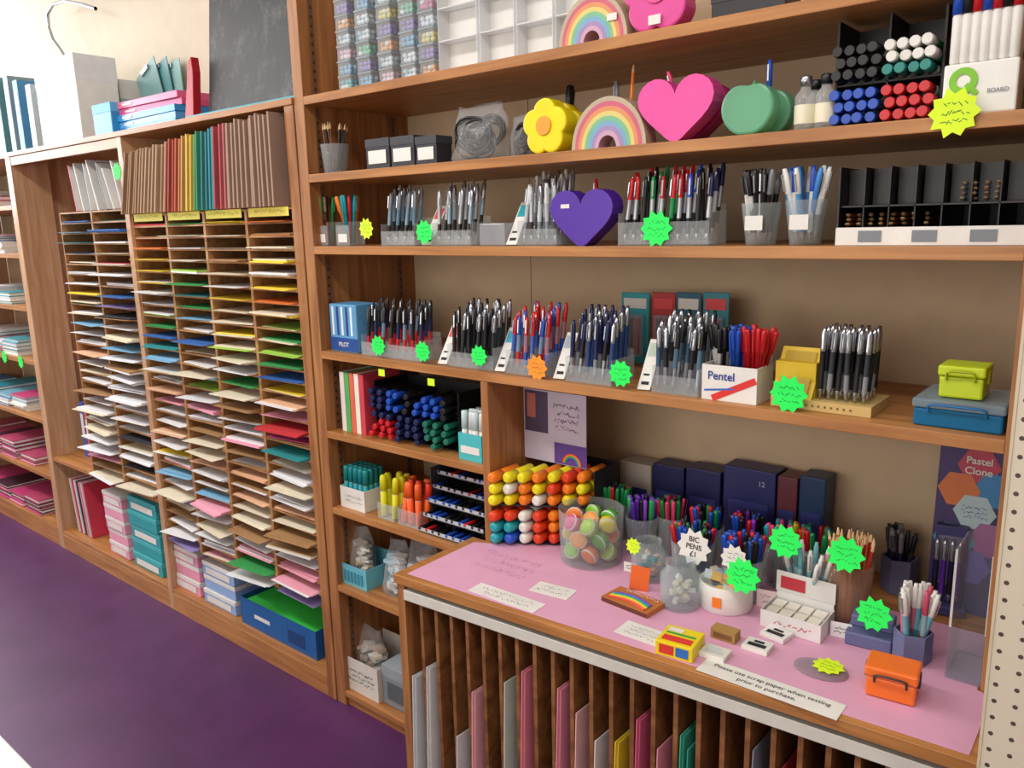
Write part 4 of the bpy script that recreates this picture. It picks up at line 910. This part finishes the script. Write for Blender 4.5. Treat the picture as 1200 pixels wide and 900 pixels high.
jar(797,708,.045,.1,[WHITE,M('#e8d8c0')],'small open glass jar with white erasers')
jar(760,676,.042,.095,[WHITE,TEAL,M('#f0c0a0')],'small open glass jar with erasers')
X,Y=PL(850,708,T)
o=put('eraser_pot',MB().lathe([(.056,0),(.058,.003),(.058,.058),(.056,.06),(.053,.06),(.053,.006),(.001,.006)],WHITE,28,close=False).lathe([(.056,0),(.001,0)],WHITE,28,close=False),(X,Y,T),label='low round white pot of erasers with orange label',cat='pot')
for i in range(12):
    a=i*.9;rr_=.028 if i%3 else .008
    put('eraser',MB().box(-.018,.018,-.009,.009,-.006,.006,[WHITE,M('#e8e0d0'),M('#d8e8f0')][i%3]).box(-.018,.004,-.0093,.0093,-.0063,.0063,[M('#a8c8e0'),M('#e8c070')][i%2]),(X+rr_*math.cos(a),Y+rr_*math.sin(a),T+.018+i*.0045),(.2*math.sin(a),.3*math.cos(a),a),label='small white eraser in the round pot',cat='eraser',group='erasers in the round pot')
put('orange_label',MB().box(-.010,.010,-.0008,0,-.013,.01,ORG),(X+.006,Y-.0585,T+.03),(0,0,.1),label='orange price label on the round pot',cat='label')
X,Y=PL(748,692,T);put('price_card',MB().box(-.022,.022,0,.001,0,.06,M('#f07030',.5)).box(-.022,.022,0,.025,0,.001,M('#f07030',.5)),(X,Y,T),(0,math.radians(6),.3),label='folded orange card price ticket standing on the counter',cat='price card')
X,Y=PL(742,708,T)
o=put('colouring_pencil_pack',MB().box(-.062,.062,-.035,.035,0,.012,M('#b87038',.5)).box(-.062,.062,-.0355,-.0345,.001,.011,M('#5a3020')),(X,Y,T),(0,0,-.1),label='flat pack of colouring pencils with rainbow print',cat='pencil pack',bevel=.001)
for i,c in enumerate(['#e04040','#f09030','#f0dc40','#50b050','#3080d0','#8040b0']):
    put('printed_stripe',MB().tube([(-.05+.1*t/8,-.028+.0055*i+.012*math.sin(t*.4),.0132) for t in range(9)],.0024,M(c,.5),4),parent=o)
s=scribble(.1,.012,1,WHITE,3,.0018,0);s.v=[Vector((v.x,v.z+.026,.0126)) for v in s.v];put('printed_lettering',s,parent=o)
X,Y=PL(797,762,T)
o=put('crayon_box',MB().box(-.038,.038,-.036,.036,0,.03,M('#ecd218',.45)),(X,Y,T),(0,0,.12),label='yellow printed box of crayons with red and green print',cat='crayon box',bevel=.0015)
put('printed_top',MB().box(-.03,.03,-.026,-.006,.0305,.031,M('#d83a30')).box(-.03,.03,.002,.008,.0305,.031,M('#30a050')).box(-.03,.0,.012,.026,.0305,.031,WHITE),parent=o)
put('printed_front',MB().box(-.03,.0,-.0368,-.0362,.006,.025,M('#d83a30')).box(.004,.03,-.0368,-.0362,.006,.025,M('#3070c0')),parent=o)
X,Y=PL(850,748,T);put('kraft_eraser_box',MB().box(-.026,.026,-.014,.014,0,.022,M('#a88048',.7)).box(-.02,.02,-.0146,-.0141,.005,.016,M('#7a5830')),(X,Y,T),(0,0,.0),label='small brown eraser block on the pink paper',cat='eraser',bevel=.001)
for px,py,s in ((838,768,.9),(888,760,1),(910,746,.9)):
    X,Y=PL(px,py,T)
    o=put('eraser_pack',MB().box(-.026,.026,-.021,.021,0,.01,WHITE),(X,Y,T),(0,0,R.uniform(-.3,.3)),label='white packet of erasers with black print',cat='eraser pack',group='eraser packets',bevel=.001)
    put('printed_mark',MB().box(-.018,.018,-.012,.0,.0103,.0107,INK if s!=.9 or px>900 else M('#c8ccd0')).box(-.01,.01,.004,.012,.0103,.0107,INK if px>880 else M('#d0d4d8')),parent=o)
X,Y=PL(925,744,T)
o,x0,w=openbox(0,0,T,Y,.085,.038,M('#dcdada',.5),'open white box of erasers with red print','eraser_box',X=(X-.062,X+.062))
put('header_flap',MB().box(0,w,.083,.0845,.05,.095,M('#d8d6d6')).box(.01,w*.5,.0815,.0828,.058,.085,M('#b83040')),parent=o)
put('printed_word',scribble(w*.7,.014,1,M('#c02838'),8,.0016,0),(w/2,-.0006,.018),parent=o)
for i in range(4):
    for j in range(2):put('eraser',MB().box(-.012,.012,-.015,.015,0,.032,M('#e8e4d8')).box(-.0123,.0123,-.0153,.0153,.004,.018,M('#d85060') if (i+j)%2 else M('#e0dcd4')),(x0+.018+i*.0285,Y+.022+j*.037,T+.003),label='white sleeved eraser standing in a white box',cat='eraser',group='erasers in the white box')
X,Y=PL(962,785,T)
b=MB().lathe([(.04,0),(.04,.002),(.03,.006),(.001,.008)],CLR('#c8b8c4',.22),24)
put('blister_tray',b,(X,Y,T),(0,0,0),label='flattened oval clear plastic tray on pink paper',cat='plastic tray',scale=(1.25,.9,1))
star(0,0,0,NY,.06,pos=(X+.012,Y+.005,T+.0105),rot=(math.radians(-90),0,0),lab='yellow-green star price sign lying on a clear tray')
X,Y=PL(1042,822,T)
latchbox(X,Y,T,.08,.06,.058,M('#f07428',.35),M('#3a3038'),'small orange plastic box with dark handle latches',rz=.12)
def cstar(px,py,Y,m,d,txt=None,rz=0,lab='neon green star price sign standing among pen pots'):
    X,Z=PV(px,py,Y);star(0,0,0,m,d,txt,pos=(X,Y,Z),rot=(math.radians(-6),0,rz),lab=lab)
cstar(813,641,1.545,WHITE,.085,['BIC','PENS','£1'],lab='white star price sign reading pen offer')
cstar(860,655,1.55,WHITE,.065,lab='white star price sign among pen pots')
X,Y=PL(850,708,T)
cstar(870,675,Y-.062,NG,.08);cstar(920,635,1.585,NG,.075);cstar(991,650,1.58,NG,.078)
X,Y=PL(1030,768,T);cstar(1024,720,Y+.005,NG,.07)
cstar(742,640,1.5,NY,.04)
for px,py,w_,c in ((738,658,.03,'#f0f0e8'),(772,650,.03,'#f0e8b0'),(900,700,.05,'#e8d0d0'),(985,735,.04,'#f0f0f0')):
    X,Y=PL(px,py+12,T)
    o=put('price_card',MB().box(-w_/2,w_/2,0,.001,0,w_*.8,M(c,.5)).box(-w_/2,w_/2,.001,.02,0,.001,M(c,.5)),(X,Y,T),(0,0,.2),label='small folded price card standing on the counter',cat='price card',group='folded price cards')
    put('handwriting',scribble(w_*.7,w_*.5,2,INK,px,.0012,-.0006),(0,0,w_*.4),parent=o)
# ================================================================== pegboard
pg=bpy.data.materials.new('pegboard_holes');pg.use_nodes=True;nt=pg.node_tree;bs=nt.nodes['Principled BSDF'];bs.inputs['Roughness'].default_value=.5
tcn=nt.nodes.new('ShaderNodeTexCoord');sc_=nt.nodes.new('ShaderNodeVectorMath');sc_.operation='SCALE';sc_.inputs['Scale'].default_value=1/.0254
fr=nt.nodes.new('ShaderNodeVectorMath');fr.operation='FRACTION';sb=nt.nodes.new('ShaderNodeVectorMath');sb.operation='SUBTRACT';sb.inputs[1].default_value=(.5,.5,.5)
ml=nt.nodes.new('ShaderNodeVectorMath');ml.operation='MULTIPLY';ml.inputs[1].default_value=(1,0,1)
ln=nt.nodes.new('ShaderNodeVectorMath');ln.operation='LENGTH';lt=nt.nodes.new('ShaderNodeMath');lt.operation='LESS_THAN';lt.inputs[1].default_value=.13
mx=nt.nodes.new('ShaderNodeMix');mx.data_type='RGBA';mx.inputs[6].default_value=lin('#cfc6b4');mx.inputs[7].default_value=lin('#4a4038')
nt.links.new(tcn.outputs['Object'],sc_.inputs[0]);nt.links.new(sc_.outputs[0],fr.inputs[0]);nt.links.new(fr.outputs[0],sb.inputs[0]);nt.links.new(sb.outputs[0],ml.inputs[0]);nt.links.new(ml.outputs[0],ln.inputs[0]);nt.links.new(ln.outputs['Value'],lt.inputs[0]);nt.links.new(lt.outputs[0],mx.inputs[0]);nt.links.new(mx.outputs[2],bs.inputs['Base Color'])
o=put('pegboard_panel',MB().box(.004,.6,0,.006,0,2.5,pg),(-.141,1.2,0),label='white perforated pegboard end panel beside the counter',cat='pegboard')
put('edge_trim',MB().box(0,.0038,-.001,.012,0,2.5,M('#c8bca4')),parent=o)
o=put('display_table',MB().box(-1.2,0,-.8,0,.67,.7,M('#e0e0e0',.4)),(-1.1,.405,0),label='white-topped table at the aisle edge',cat='table',bevel=.003)
for x in (-1.16,-.04):
    for y in (-.76,-.04):put('leg',MB().box(x-.02,x+.02,y-.02,y+.02,0,.669,WHITE),parent=o)
